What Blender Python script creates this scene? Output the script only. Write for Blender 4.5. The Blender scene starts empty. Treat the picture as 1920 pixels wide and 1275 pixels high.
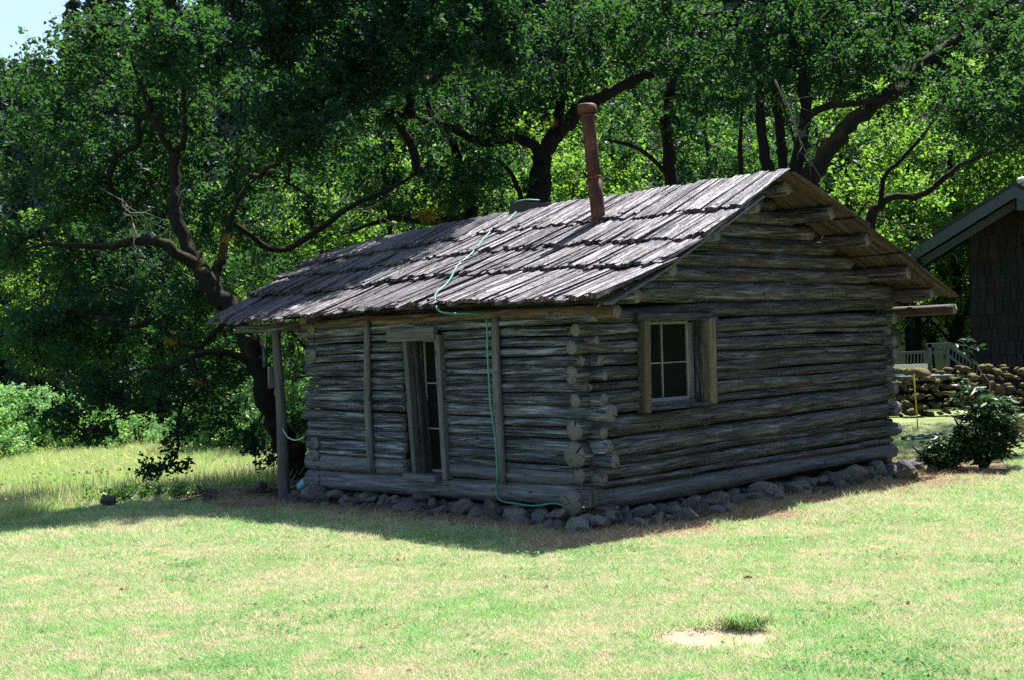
import bpy, math, random
import numpy as np
from mathutils import Matrix, Vector, noise as mn
rnd = random.Random(7)
rs = np.random.RandomState(7)
S = bpy.context.scene
COL = S.collection
R = math.radians

# ------------------------------------------------------------------ camera
F_PX, ROLL, EYE = 2650.0, R(1.75), 1.8
PIT = -math.atan(3.5 / F_PX)
fw = np.array([0, math.cos(PIT), math.sin(PIT)])
_r = np.array([1.0, 0, 0]); _u = np.cross(_r, fw)
RT = math.cos(ROLL) * _r - math.sin(ROLL) * _u
UP = math.cos(ROLL) * _u + math.sin(ROLL) * _r
CAM = np.array([0, 0, EYE])
cd = bpy.data.cameras.new('camera'); cam = bpy.data.objects.new('camera', cd); COL.objects.link(cam)
m = Matrix.Identity(4)
for i in range(3):
    m[i][0], m[i][1], m[i][2], m[i][3] = RT[i], UP[i], -fw[i], CAM[i]
cam.matrix_world = m
cd.lens = F_PX / 1920 * 36; cd.sensor_width = 36; cd.clip_end = 2000; cd.clip_start = 0.1
S.camera = cam

# ------------------------------------------------------------------ light
YAW = R(43.4)
vax = np.array([math.sin(YAW), math.cos(YAW), 0]); uax = np.array([-math.cos(YAW), math.sin(YAW), 0])
SUN = uax * 0.13 + vax * 0.56 + np.array([0, 0, 1.0]); SUN /= np.linalg.norm(SUN)
w = bpy.data.worlds.new('World'); S.world = w; w.use_nodes = True
nt = w.node_tree; bg = nt.nodes['Background']
sky = nt.nodes.new('ShaderNodeTexSky'); sky.sky_type = 'NISHITA'; sky.sun_disc = False
sky.sun_elevation = math.asin(SUN[2]); sky.sun_rotation = math.atan2(SUN[0], SUN[1])
sky.air_density = 1.3; sky.dust_density = 1.2; sky.ozone_density = 3.0
nt.links.new(sky.outputs[0], bg.inputs[0]); bg.inputs[1].default_value = 0.075
sl = bpy.data.lights.new('sun', 'SUN'); sl.energy = 5.0; sl.angle = R(0.53); sl.color = (1.0, 0.965, 0.92)
so = bpy.data.objects.new('sun', sl); COL.objects.link(so)
so.rotation_euler = Vector(SUN).to_track_quat('Z', 'Y').to_euler(); so.location = (10, 10, 40)
S.view_settings.view_transform = 'Standard'; S.view_settings.look = 'None'
S.view_settings.exposure = 1.42; S.view_settings.gamma = 1; S.view_settings.use_curve_mapping = False
S.render.engine = 'CYCLES'
cy = S.cycles; cy.max_bounces = 7; cy.diffuse_bounces = 3; cy.transmission_bounces = 5; cy.glossy_bounces = 2
cy.transparent_max_bounces = 6; cy.use_denoising = False; cy.caustics_reflective = False; cy.caustics_refractive = False

# ------------------------------------------------------------------ projection helpers (photo pixel -> point of the place)
def ray(x, y): return fw + RT * ((x - 960) / F_PX) + UP * ((637.5 - y) / F_PX)
def P(x, y, d):
    r = ray(x, y); return CAM + r * (d / r[1])
def onplane(x, y, p0, n):
    r = ray(x, y); return CAM + r * (((p0 - CAM) @ n) / (r @ n))
def gnd(x, y, z=0.0):
    r = ray(x, y); return CAM + r * ((z - EYE) / r[2])
C0 = gnd(1112, 985)
def W(u, v, z): return C0 + uax * u + vax * v + np.array([0, 0, z])
def FW(x, y, o=0.0):
    p = onplane(x, y, C0 - vax * o, vax); q = p - C0; return float(q @ uax), float(p[2])
def GW(x, y, o=0.0):
    p = onplane(x, y, C0 - uax * o, uax); q = p - C0; return float(q @ vax), float(p[2])

# ------------------------------------------------------------------ object helpers
WM = {}
def empty(name, loc, label=None, cat=None, group=None):
    o = bpy.data.objects.new(name, None); COL.objects.link(o); o.location = loc; o.empty_display_size = 0.2
    WM[o] = Matrix.Translation(Vector(loc))
    tag(o, label, cat, group); return o
def tag(o, label=None, cat=None, group=None, kind=None):
    if label: o['label'] = label
    if cat: o['category'] = cat
    if group: o['group'] = group
    if kind: o['kind'] = kind
    return o
def link(o, mw, parent=None):
    COL.objects.link(o); WM[o] = mw
    if parent is not None:
        o.parent = parent; o.matrix_parent_inverse = WM[parent].inverted()
    o.matrix_basis = mw
    return o
def mesh_of(name, v, f, mats, uv=None, mi=None, smooth=True):
    me = bpy.data.meshes.new(name)
    me.from_pydata([tuple(p) for p in v], [], f)
    for mt in mats: me.materials.append(mt)
    if uv is not None:
        l = me.uv_layers.new(name='UVMap'); l.data.foreach_set('uv', np.asarray(uv, dtype=np.float32).ravel())
    if mi is not None: me.polygons.foreach_set('material_index', mi)
    me.polygons.foreach_set('use_smooth', [smooth] * len(me.polygons))
    me.update(); return me
def obj(name, v, f, mats, parent=None, uv=None, mi=None, smooth=True, origin=None):
    v = np.asarray(v, dtype=float)
    c = v.mean(0) if origin is None else np.asarray(origin, float)
    me = mesh_of(name, v - c, f, mats if isinstance(mats, (list, tuple)) else [mats], uv, mi, smooth)
    return link(bpy.data.objects.new(name, me), Matrix.Translation(Vector(c)), parent)
def fast_obj(name, v, loops, nper, mat, parent=None, origin=None):
    """big mesh of equal sized polygons from numpy arrays"""
    c = v.mean(0) if origin is None else np.asarray(origin, float)
    me = fast_mesh(name, v - c, loops, nper, mat)
    return link(bpy.data.objects.new(name, me), Matrix.Translation(Vector(c)), parent)
def fast_mesh(name, v, loops, nper, mat):
    me = bpy.data.meshes.new(name)
    v = np.ascontiguousarray(v, dtype=np.float32); nf = len(loops) // nper
    me.vertices.add(len(v)); me.vertices.foreach_set('co', v.ravel())
    me.loops.add(len(loops)); me.loops.foreach_set('vertex_index', np.asarray(loops, dtype=np.int32))
    me.polygons.add(nf); me.polygons.foreach_set('loop_start', np.arange(0, nf * nper, nper, dtype=np.int32))
    me.update(calc_edges=True); me.materials.append(mat); return me

# ------------------------------------------------------------------ materials
class NT:
    def __init__(s, name):
        s.m = bpy.data.materials.new(name); s.m.use_nodes = True; s.t = s.m.node_tree; s.n = s.t.nodes
        s.b = s.n['Principled BSDF']; s.out = s.n['Material Output']
    def node(s, t, **k):
        n = s.n.new(t)
        for a, b in k.items():
            if isinstance(b, bpy.types.NodeSocket): s.t.links.new(b, n.inputs[a])
            elif a in n.inputs and not hasattr(n, a): n.inputs[a].default_value = b
            else: setattr(n, a, b)
        return n
    def l(s, a, b): s.t.links.new(a, b)
    def noise(s, vec, scale, detail=4, rough=0.55, dist=0.0):
        n = s.n.new('ShaderNodeTexNoise'); n.inputs['Scale'].default_value = scale; n.inputs['Detail'].default_value = detail
        n.inputs['Roughness'].default_value = rough; n.inputs['Distortion'].default_value = dist
        if vec is not None: s.l(vec, n.inputs['Vector'])
        return n.outputs['Fac']
    def map(s, vec, scale=(1, 1, 1), loc=None):
        n = s.n.new('ShaderNodeMapping'); n.inputs['Scale'].default_value = scale; s.l(vec, n.inputs['Vector'])
        if loc is not None: s.l(loc, n.inputs['Location'])
        return n.outputs[0]
    def ramp(s, fac, stops, interp='LINEAR'):
        n = s.n.new('ShaderNodeValToRGB'); n.color_ramp.interpolation = interp; e = n.color_ramp.elements
        while len(e) < len(stops): e.new(0.5)
        for q, (p, c) in zip(e, stops):
            q.position = p; q.color = tuple(c) + (1,) if isinstance(c, (tuple, list)) else (c, c, c, 1)
        s.l(fac, n.inputs[0]); return n.outputs[0]
    def mix(s, fac, a, b, mode='MIX'):
        n = s.n.new('ShaderNodeMix'); n.data_type = 'RGBA'; n.blend_type = mode
        for sock, val in ((n.inputs[0], fac), (n.inputs[6], a), (n.inputs[7], b)):
            if isinstance(val, bpy.types.NodeSocket): s.l(val, sock)
            elif isinstance(val, (int, float)): sock.default_value = val
            else: sock.default_value = tuple(val) + (1,)
        return n.outputs[2]
    def math(s, op, a, b=0.0, clamp=False):
        n = s.n.new('ShaderNodeMath'); n.operation = op; n.use_clamp = clamp
        for i, val in enumerate((a, b)):
            if isinstance(val, bpy.types.NodeSocket): s.l(val, n.inputs[i])
            else: n.inputs[i].default_value = val
        return n.outputs[0]
    def bump(s, h, strength=0.5, dist=0.01):
        n = s.n.new('ShaderNodeBump'); n.inputs['Strength'].default_value = strength; n.inputs['Distance'].default_value = dist
        s.l(h, n.inputs['Height']); s.l(n.outputs[0], s.b.inputs['Normal'])
    def set(s, col=None, rough=0.8, spec=0.3, metal=0.0):
        if col is not None:
            if isinstance(col, bpy.types.NodeSocket): s.l(col, s.b.inputs['Base Color'])
            else: s.b.inputs['Base Color'].default_value = tuple(col) + (1,)
        if isinstance(rough, bpy.types.NodeSocket): s.l(rough, s.b.inputs['Roughness'])
        else: s.b.inputs['Roughness'].default_value = rough
        s.b.inputs['Specular IOR Level'].default_value = spec; s.b.inputs['Metallic'].default_value = metal
        return s.m
    def rand(s): return s.n.new('ShaderNodeObjectInfo').outputs['Random']
    def uv(s): return s.n.new('ShaderNodeTexCoord').outputs['UV']
    def oc(s): return s.n.new('ShaderNodeTexCoord').outputs['Object']
    def pos(s): return s.n.new('ShaderNodeNewGeometry').outputs['Position']

def wood(name, dark, mid, light, brown, brown_amt=0.5, scale=1.0, rough=0.75, spec=0.3, bump=0.8, crack=0.62):
    t = NT(name); uv = t.uv(); rn = t.rand()
    off = t.n.new('ShaderNodeCombineXYZ'); t.l(t.math('MULTIPLY', rn, 57.0), off.inputs[0]); t.l(t.math('MULTIPLY', rn, 31.0), off.inputs[1])
    v = t.map(uv, (1, 1, 1), off.outputs[0])
    a = t.noise(t.map(v, (1.9 * scale, 26 * scale, 1)), 1.0, 6, 0.68, 0.5)
    gn = t.noise(v, 170, 2, 0.6)
    b = t.noise(t.map(v, (5 * scale, 130 * scale, 1)), 1.0, 3, 0.6)
    c = t.noise(t.map(v, (1.1 * scale, 34 * scale, 1)), 1.0, 6, 0.7, 0.9)
    g = t.noise(v, 2.2, 4, 0.6)
    col = t.ramp(a, [(0.34, dark), (0.5, mid), (0.66, light)])
    c2 = t.noise(t.map(v, (1.6 * scale, 75 * scale, 1)), 1.0, 4, 0.65, 0.6)
    col = t.mix(t.math('MULTIPLY', b, 0.55), col, t.mix(1.0, col, (0.42, 0.42, 0.44), 'MULTIPLY'))
    col = t.mix(t.ramp(g, [(0.42, 0.0), (0.68, brown_amt)]), col, brown)
    vb = t.math('MULTIPLY', t.math('ADD', t.math('MULTIPLY', rn, 0.75), 0.66), t.math('ADD', t.math('MULTIPLY', gn, 1.0), 0.5))
    cc = t.n.new('ShaderNodeCombineXYZ')
    for i in range(3): t.l(vb, cc.inputs[i])
    col = t.mix(1.0, col, cc.outputs[0], 'MULTIPLY')
    cr = t.math('MAXIMUM', t.ramp(c, [(crack, 0.0), (crack + 0.035, 1.0)]), t.ramp(c2, [(crack + 0.02, 0.0), (crack + 0.07, 0.85)]))
    col = t.mix(cr, col, (0.018, 0.015, 0.013))
    vo = t.n.new('ShaderNodeTexVoronoi'); vo.inputs['Scale'].default_value = 1.0; t.l(t.map(v, (3.2, 9, 1)), vo.inputs['Vector']); kn = t.ramp(vo.outputs['Distance'], [(0.05, 1.0), (0.13, 0.0)])
    col = t.mix(kn, col, (0.03, 0.025, 0.022)); cr = t.math('MAXIMUM', cr, kn)
    h = t.math('SUBTRACT', t.math('ADD', t.math('MULTIPLY', a, 0.7), t.math('MULTIPLY', b, 0.35)), t.math('MULTIPLY', cr, 1.3))
    t.bump(h, bump, 0.012)
    return t.set(col, rough, spec)
M_logF = wood('sky_tinted_weathered_log', (0.018, 0.021, 0.028), (0.098, 0.114, 0.146), (0.35, 0.40, 0.475), (0.05, 0.046, 0.042), 0.45, 1.0, bump=1.0, crack=0.57)  # weathered silver-grey wood with blue skylight baked into the tint
M_logG = wood('brown_grey_log', (0.014, 0.0145, 0.016), (0.060, 0.063, 0.072), (0.20, 0.215, 0.245), (0.060, 0.048, 0.034), 0.6, 1.0, bump=1.0, crack=0.58)
M_yel = wood('amber_log', (0.018, 0.015, 0.011), (0.075, 0.063, 0.046), (0.18, 0.15, 0.11), (0.06, 0.03, 0.018), 0.6)
M_plank = wood('sawn_grey_board', (0.055, 0.058, 0.062), (0.105, 0.11, 0.118), (0.165, 0.175, 0.19), (0.085, 0.075, 0.062), 0.4, 1.3, crack=0.68)
M_sill = wood('pale_sill_log', (0.05, 0.055, 0.066), (0.12, 0.132, 0.158), (0.23, 0.25, 0.29), (0.10, 0.095, 0.09), 0.4, 1.0, bump=.7, crack=0.62)
M_jamb = wood('warm_plank', (0.06, 0.053, 0.042), (0.12, 0.105, 0.082), (0.19, 0.17, 0.14), (0.10, 0.075, 0.045), 0.4, 1.3, crack=0.68)
M_shake = wood('split_shake', (0.026, 0.022, 0.027), (0.130, 0.112, 0.132), (0.37, 0.325, 0.36), (0.085, 0.066, 0.066), 0.4, 1.2, 0.5, 0.4, 1.0, crack=0.53)
M_under = wood('shake_board', (0.022, 0.018, 0.015), (0.075, 0.060, 0.050), (0.16, 0.135, 0.115), (0.07, 0.045, 0.03), 0.6)
def endgrain():
    t = NT('end_grain'); uv = t.uv()
    ln = t.n.new('ShaderNodeVectorMath'); ln.operation = 'LENGTH'; t.l(uv, ln.inputs[0])
    nz = t.noise(uv, 9, 3)
    rr = t.math('ADD', t.math('MULTIPLY', ln.outputs['Value'], 260.0), t.math('MULTIPLY', nz, 5.0))
    ring = t.math('SINE', rr)
    sp = t.n.new('ShaderNodeSeparateXYZ'); t.l(uv, sp.inputs[0])
    ang = t.math('ARCTAN2', sp.outputs[1], sp.outputs[0])
    cv = t.n.new('ShaderNodeCombineXYZ'); t.l(t.math('MULTIPLY', ang, 1.6), cv.inputs[0]); t.l(t.math('MULTIPLY', t.rand(), 40.0), cv.inputs[1])
    t.l(t.math('MULTIPLY', ln.outputs['Value'], 3.0), cv.inputs[2])
    ck = t.ramp(t.noise(cv.outputs[0], 1.8, 2), [(0.62, 0.0), (0.66, 1.0)])
    col = t.mix(t.math('MULTIPLY', t.math('ADD', ring, 1.0), 0.22), (0.19, 0.19, 0.195), (0.05, 0.045, 0.042))
    col = t.mix(t.ramp(t.noise(uv, 25, 3), [(0.4, 0.0), (0.7, 0.7)]), col, (0.12, 0.10, 0.08))
    col = t.mix(ck, col, (0.015, 0.012, 0.01))
    t.bump(t.math('SUBTRACT', t.math('MULTIPLY', ring, 0.15), ck), 0.8, 0.01)
    return t.set(col, 0.85, 0.2)
M_end = endgrain()
def stone_mat(name, a, b, moss=0.0, mosscol=(0.13, 0.12, 0.02)):
    t = NT(name); o = t.oc(); rn = t.rand()
    of = t.n.new('ShaderNodeCombineXYZ'); t.l(t.math('MULTIPLY', rn, 40.0), of.inputs[0])
    v = t.map(o, (1, 1, 1), of.outputs[0])
    n1 = t.noise(v, 7, 6, 0.65); n2 = t.noise(v, 40, 4, 0.6)
    col = t.mix(t.ramp(n1, [(0.35, 0.0), (0.7, 1.0)]), a, b)
    vb = t.math('ADD', t.math('MULTIPLY', rn, 0.8), 0.6); cc = t.n.new('ShaderNodeCombineXYZ')
    for i in range(3): t.l(vb, cc.inputs[i])
    col = t.mix(1.0, col, cc.outputs[0], 'MULTIPLY')
    if moss:
        g = t.n.new('ShaderNodeNewGeometry'); sp = t.n.new('ShaderNodeSeparateXYZ'); t.l(g.outputs['Normal'], sp.inputs[0])
        mk = t.ramp(t.math('ADD', t.math('MULTIPLY', sp.outputs[2], 0.5), t.math('MULTIPLY', n1, 0.7)), [(0.50, 0.0), (0.66, moss)])
        col = t.mix(mk, col, mosscol)
    t.bump(t.math('ADD', n1, t.math('MULTIPLY', n2, 0.4)), 0.8, 0.02)
    return t.set(col, 0.85, 0.3)
M_stone = stone_mat('basalt_stone', (0.06, 0.058, 0.057), (0.21, 0.20, 0.195))
M_mossy = stone_mat('mossy_stone', (0.02, 0.017, 0.015), (0.13, 0.108, 0.094), 0.95, (0.12, 0.10, 0.016))
def bark(name, a, b, moss):
    t = NT(name); o = t.pos()
    n1 = t.noise(t.map(o, (1, 1, 0.35)), 14, 6, 0.7); n2 = t.noise(o, 1.6, 4)
    col = t.mix(n1, a, b)
    g = t.n.new('ShaderNodeNewGeometry'); sp = t.n.new('ShaderNodeSeparateXYZ'); t.l(g.outputs['Normal'], sp.inputs[0])
    mk = t.ramp(t.math('ADD', t.math('MULTIPLY', sp.outputs[2], 0.35), n2), [(0.62, 0.0), (0.78, moss)])
    col = t.mix(mk, col, (0.085, 0.062, 0.014))
    t.bump(n1, 1.0, 0.04); return t.set(col, 0.9, 0.2)
M_bark = bark('mossy_bark', (0.004, 0.0035, 0.003), (0.019, 0.018, 0.017), 0.45)
M_barkpale = bark('pale_bark', (0.05, 0.045, 0.04), (0.16, 0.15, 0.135), 0.3)
M_moss = NT('moss').set((0.22, 0.17, 0.03), 0.95, 0.1)
def leafmat(name, dark, light, trans, tf=0.45, rough=0.42, spec=0.4, nscale=0.8):
    t = NT(name); g = t.n.new('ShaderNodeNewGeometry'); r = g.outputs['Random Per Island']
    n = t.noise(g.outputs['Position'], nscale, 3)
    f = t.math('ADD', t.math('MULTIPLY', r, 0.65), t.math('MULTIPLY', t.math('SUBTRACT', n, 0.32), 0.9), True)
    col = t.mix(f, dark, light); t.set(col, rough, spec)
    tr = t.n.new('ShaderNodeBsdfTranslucent'); t.l(t.mix(f, tuple(x * 0.6 for x in trans), trans), tr.inputs[0])
    mx = t.n.new('ShaderNodeMixShader'); mx.inputs[0].default_value = tf
    t.l(t.b.outputs[0], mx.inputs[1]); t.l(tr.outputs[0], mx.inputs[2]); t.l(mx.outputs[0], t.out.inputs[0])
    return t.m
M_oak = leafmat('oak_leaf', (0.006, 0.022, 0.025), (0.016, 0.047, 0.038), (0.10, 0.29, 0.035), 0.31, 0.6, 0.1)
M_maple = leafmat('sunlit_broad_leaf', (0.010, 0.035, 0.018), (0.045, 0.115, 0.03), (0.27, 0.54, 0.05), 0.5, 0.5, 0.2)
M_bush = leafmat('bush_leaf', (0.09, 0.22, 0.08), (0.19, 0.36, 0.13), (0.3, 0.58, 0.12), 0.4, 0.5, 0.3)
M_pine = leafmat('hazed_conifer_needles', (0.03, 0.06, 0.055), (0.075, 0.12, 0.09), (0.07, 0.13, 0.06), 0.2, 0.6, 0.2, 0.25)  # lightened and blued needles, distance haze put into the colour
M_rhodo = leafmat('rhododendron_leaf', (0.018, 0.055, 0.022), (0.04, 0.10, 0.035), (0.08, 0.2, 0.03), 0.2, 0.42, 0.22)
M_weed = leafmat('weed_leaf', (0.025, 0.07, 0.02), (0.06, 0.15, 0.03), (0.15, 0.35, 0.04), 0.35)
M_lichen = leafmat('lichen', (0.13, 0.15, 0.09), (0.24, 0.26, 0.18), (0.2, 0.24, 0.14), 0.3, 0.8, 0.1)
def grassmat(name, green, green2, straw, tr, bias=0.5, sc=0.9):
    t = NT(name); g = t.n.new('ShaderNodeNewGeometry'); r = g.outputs['Random Per Island']; o = g.outputs['Position']
    n = t.noise(o, sc, 5, 0.6); n2 = t.noise(o, 5.5, 3)
    rnd_ = t.rand()
    s_ = t.math('ADD', t.math('ADD', t.math('MULTIPLY', n, 1.4), t.math('MULTIPLY', n2, 1.7)), t.math('ADD', t.math('MULTIPLY', r, 0.7), t.math('MULTIPLY', rnd_, 0.3)))
    k = t.ramp(t.math('MULTIPLY', s_, 0.36), [(bias - 0.07, 0.0), (bias + 0.09, 1.0)])
    gr = t.mix(r, green, green2); col = t.mix(k, gr, straw); t.set(col, 0.55, 0.3)
    trn = t.n.new('ShaderNodeBsdfTranslucent'); t.l(t.mix(k, tr, tuple(x * 0.9 for x in straw)), trn.inputs[0])
    mx = t.n.new('ShaderNodeMixShader'); mx.inputs[0].default_value = 0.4
    t.l(t.b.outputs[0], mx.inputs[1]); t.l(trn.outputs[0], mx.inputs[2]); t.l(mx.outputs[0], t.out.inputs[0])
    return t.m
M_lawn = grassmat('lawn_blade', (0.17, 0.36, 0.12), (0.33, 0.50, 0.20), (0.72, 0.63, 0.42), (0.40, 0.68, 0.22), 0.735)
M_mead = grassmat('meadow_blade', (0.24, 0.42, 0.12), (0.38, 0.55, 0.18), (0.64, 0.54, 0.34), (0.46, 0.72, 0.18), 0.75, 0.35)
def plain(name, c, rough=0.6, spec=0.4, metal=0.0, var=0.25, sc=20, bump=0.2):
    t = NT(name); n = t.noise(t.oc(), sc, 5, 0.6)
    col = t.mix(n, tuple(x * (1 - var) for x in c), tuple(min(1, x * (1 + var)) for x in c)); t.bump(n, bump, 0.004)
    return t.set(col, rough, spec, metal)
M_hose = plain('teal_hose', (0.05, 0.22, 0.175), 0.4, 0.5, 0, 0.1)
M_blackhose = plain('dark_hose', (0.025, 0.035, 0.04), 0.3, 0.6)
M_rust = None
def rustmat():
    t = NT('rusted_steel'); o = t.oc(); n1 = t.noise(o, 5, 6, 0.7); n2 = t.noise(o, 55, 4, 0.7)
    col = t.ramp(n1, [(0.3, (0.022, 0.010, 0.008)), (0.48, (0.075, 0.026, 0.017)), (0.72, (0.19, 0.065, 0.028))])
    col = t.mix(t.ramp(n2, [(0.5, 0.0), (0.72, 0.3)]), col, (0.30, 0.2, 0.16))
    t.bump(n2, 0.4, 0.004); return t.set(col, 0.7, 0.3, 0.2)
M_rust = rustmat()
M_glass = NT('window_glass').set((0.008, 0.011, 0.010), 0.06, 0.10)
M_sash = plain('flaking_white_sash', (0.20, 0.21, 0.205), 0.7, 0.3, 0, 0.4, 60)
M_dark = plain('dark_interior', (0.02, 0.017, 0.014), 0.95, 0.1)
M_barge = plain('grey_green_paint', (0.065, 0.09, 0.095), 0.6, 0.3, 0, 0.15)
M_shing = wood('dark_cedar_shingle', (0.010, 0.009, 0.008), (0.026, 0.022, 0.020), (0.05, 0.043, 0.038), (0.03, 0.02, 0.015), 0.5)
M_roofing = plain('dark_roofing', (0.05, 0.045, 0.04), 0.9, 0.2)
M_terra = plain('terracotta', (0.42, 0.20, 0.13), 0.8, 0.2)
M_yellow = plain('yellow_paint', (0.50, 0.42, 0.03), 0.5, 0.4)
M_white = plain('white_metal', (0.8, 0.78, 0.74), 0.35, 0.5)
M_bluecloth = plain('pale_blue_plastic', (0.30, 0.52, 0.62), 0.4, 0.5, 0, 0.3, 30)
M_rope = plain('grey_cable', (0.42, 0.45, 0.48), 0.6, 0.3)
M_flower = plain('orange_yellow_petal', (0.75, 0.55, 0.12), 0.6, 0.3)
M_straw = plain('dry_straw', (0.45, 0.34, 0.20), 0.8, 0.2)

# ------------------------------------------------------------------ ground
Lp = [gnd(0, 985)[:2], gnd(200, 938)[:2], gnd(535, 906)[:2]]
def sstep(x): x = np.clip(x, 0, 1); return x * x * (3 - 2 * x)
def half(a, b, x, y):
    d = b - a; n = np.array([-d[1], d[0]]) / np.hypot(*d); return (x - a[0]) * n[0] + (y - a[1]) * n[1]
def mead(x, y):
    return np.maximum(half(Lp[0], Lp[1], x, y), half(Lp[1], Lp[2], x, y))
def gz(x, y):
    x = np.asarray(x, float); y = np.asarray(y, float)
    mm = mead(x, y); k = 1 - sstep((x - 0.0) / 4.0)
    z = -(0.28 * sstep(mm / 0.9) + 0.020 * np.clip(mm, 0, 40)) * k
    z = z + 0.02 * np.sin(x * 1.3 + 0.7 * np.sin(y * 0.9)) * np.cos(y * 1.1) * sstep((np.abs(x) + y - 4) / 10)
    hill = np.clip(y - 52 + 0.10 * x, 0, None)
    z = z + (0.33 + 0.0024 * np.clip(x, -70, 60)) * hill * sstep(hill / 30)
    return z
def footprint(x, y):
    """signed distance from the cabin's walls"""
    dx = np.asarray(x) - C0[0]; dy = np.asarray(y) - C0[1]
    u = dx * uax[0] + dy * uax[1]; v = dx * vax[0] + dy * vax[1]
    du = np.maximum(-u, u - 5.4); dv = np.maximum(-v, v - 5.9)
    return np.hypot(np.maximum(du, 0), np.maximum(dv, 0)) + np.minimum(np.maximum(du, dv), 0), u, v
BARE = [(gnd(1335, 1192), 0.42, 0.20), (gnd(462, 1162), 0.14, 0.05)]
def dirtmask(x, y):
    d, u, v = footprint(x, y)
    n = 0.18 * np.sin(x * 3.1 + 1.3 * np.sin(y * 2.3)) + 0.12 * np.sin(y * 5.3 + x * 2.0)
    reach = np.where(u < -0.05, 1.08, 0.72) + n * 0.8
    k = 1 - sstep((d - reach) / 0.35)
    for c, a, b in BARE:
        q = ((x - c[0]) / a) ** 2 + ((y - c[1]) / (b * 1.6)) ** 2 + n * 0.9
        k = np.maximum(k, 1 - sstep((q - 0.75) / 0.5))
    c = gnd(1760, 878); q = ((x - c[0]) / 1.1) ** 2 + ((y - c[1]) / 1.3) ** 2 + n * 1.5
    return np.maximum(k, 0.9 * (1 - sstep((q - 0.7) / 0.5)))
def nonuni(lo, hi, step, far, g=1.18):
    a = list(np.arange(lo, hi + 1e-6, step)); s = step
    while a[-1] < far: s *= g; a.append(a[-1] + s)
    s = step
    while a[0] > -far: s *= g; a.insert(0, a[0] - s)
    return np.array(a)
xs = nonuni(-9, 11, 0.12, 260)
ys = nonuni(4, 30, 0.12, 320); ys = ys[ys > -60]
X, Y = np.meshgrid(xs, ys); Z = gz(X, Y)
DM = dirtmask(X, Y); Z = Z - 0.03 * DM
for c, a, b in BARE[:1]: Z -= 0.03 * np.exp(-(((X - c[0]) / a) ** 2 + ((Y - c[1]) / b) ** 2))
nx, ny = len(xs), len(ys)
I = np.arange(nx * ny).reshape(ny, nx)
q = np.stack([I[:-1, :-1], I[:-1, 1:], I[1:, 1:], I[1:, :-1]], -1).reshape(-1)
def groundmat():
    t = NT('ground_soil'); o = t.pos()
    at = t.n.new('ShaderNodeAttribute'); at.attribute_name = 'dirt'; am = t.n.new('ShaderNodeAttribute'); am.attribute_name = 'meadow'
    n1 = t.noise(o, 1.1, 5, 0.6); n2 = t.noise(o, 22, 5, 0.7); n3 = t.noise(o, 90, 3, 0.7)
    lawn = t.mix(t.ramp(n1, [(0.4, 0.0), (0.62, 1.0)]), (0.17, 0.23, 0.08), (0.46, 0.39, 0.24))
    lawn = t.mix(t.math('MULTIPLY', n3, 0.7), lawn, (0.10, 0.10, 0.04))
    md = t.mix(n1, (0.2, 0.32, 0.10), (0.36, 0.36, 0.17))
    md = t.mix(t.math('MULTIPLY', n2, 0.5), md, (0.09, 0.13, 0.04))
    dirt = t.mix(n2, (0.05, 0.036, 0.03), (0.14, 0.105, 0.085)); dirt = t.mix(t.ramp(n3, [(0.52, 0.0), (0.66, 0.5)]), dirt, (0.24, 0.18, 0.13))  # dirt darkened so its colour carries the cabin's shade
    ab = t.n.new('ShaderNodeAttribute'); ab.attribute_name = 'bare'; dirt = t.mix(ab.outputs['Fac'], dirt, t.mix(n2, (0.26, 0.19, 0.13), (0.62, 0.49, 0.36)))  # bare patches use paler dirt, their sunlight put into the colour
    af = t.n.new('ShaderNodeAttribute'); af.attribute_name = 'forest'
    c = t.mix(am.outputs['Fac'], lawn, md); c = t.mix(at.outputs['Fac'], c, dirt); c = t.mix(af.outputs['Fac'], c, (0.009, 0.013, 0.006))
    t.bump(t.math('ADD', n2, t.math('MULTIPLY', n3, 0.5)), 0.8, 0.03)
    return t.set(c, 0.95, 0.0)
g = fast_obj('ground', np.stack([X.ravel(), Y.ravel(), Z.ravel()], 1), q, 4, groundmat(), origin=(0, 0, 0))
BM = np.zeros_like(X)
for c, a, b in BARE: BM = np.maximum(BM, 1 - sstep((np.hypot((X - c[0]) / (a * 2.2), (Y - c[1]) / (b * 5)) - .6) / .3))
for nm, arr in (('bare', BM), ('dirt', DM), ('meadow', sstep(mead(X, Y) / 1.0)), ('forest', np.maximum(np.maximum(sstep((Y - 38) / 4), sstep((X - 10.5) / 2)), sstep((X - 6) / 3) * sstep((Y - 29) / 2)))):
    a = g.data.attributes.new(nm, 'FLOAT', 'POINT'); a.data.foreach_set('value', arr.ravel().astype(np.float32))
g.data.polygons.foreach_set('use_smooth', [True] * len(g.data.polygons))
tag(g, kind='structure')

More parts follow.
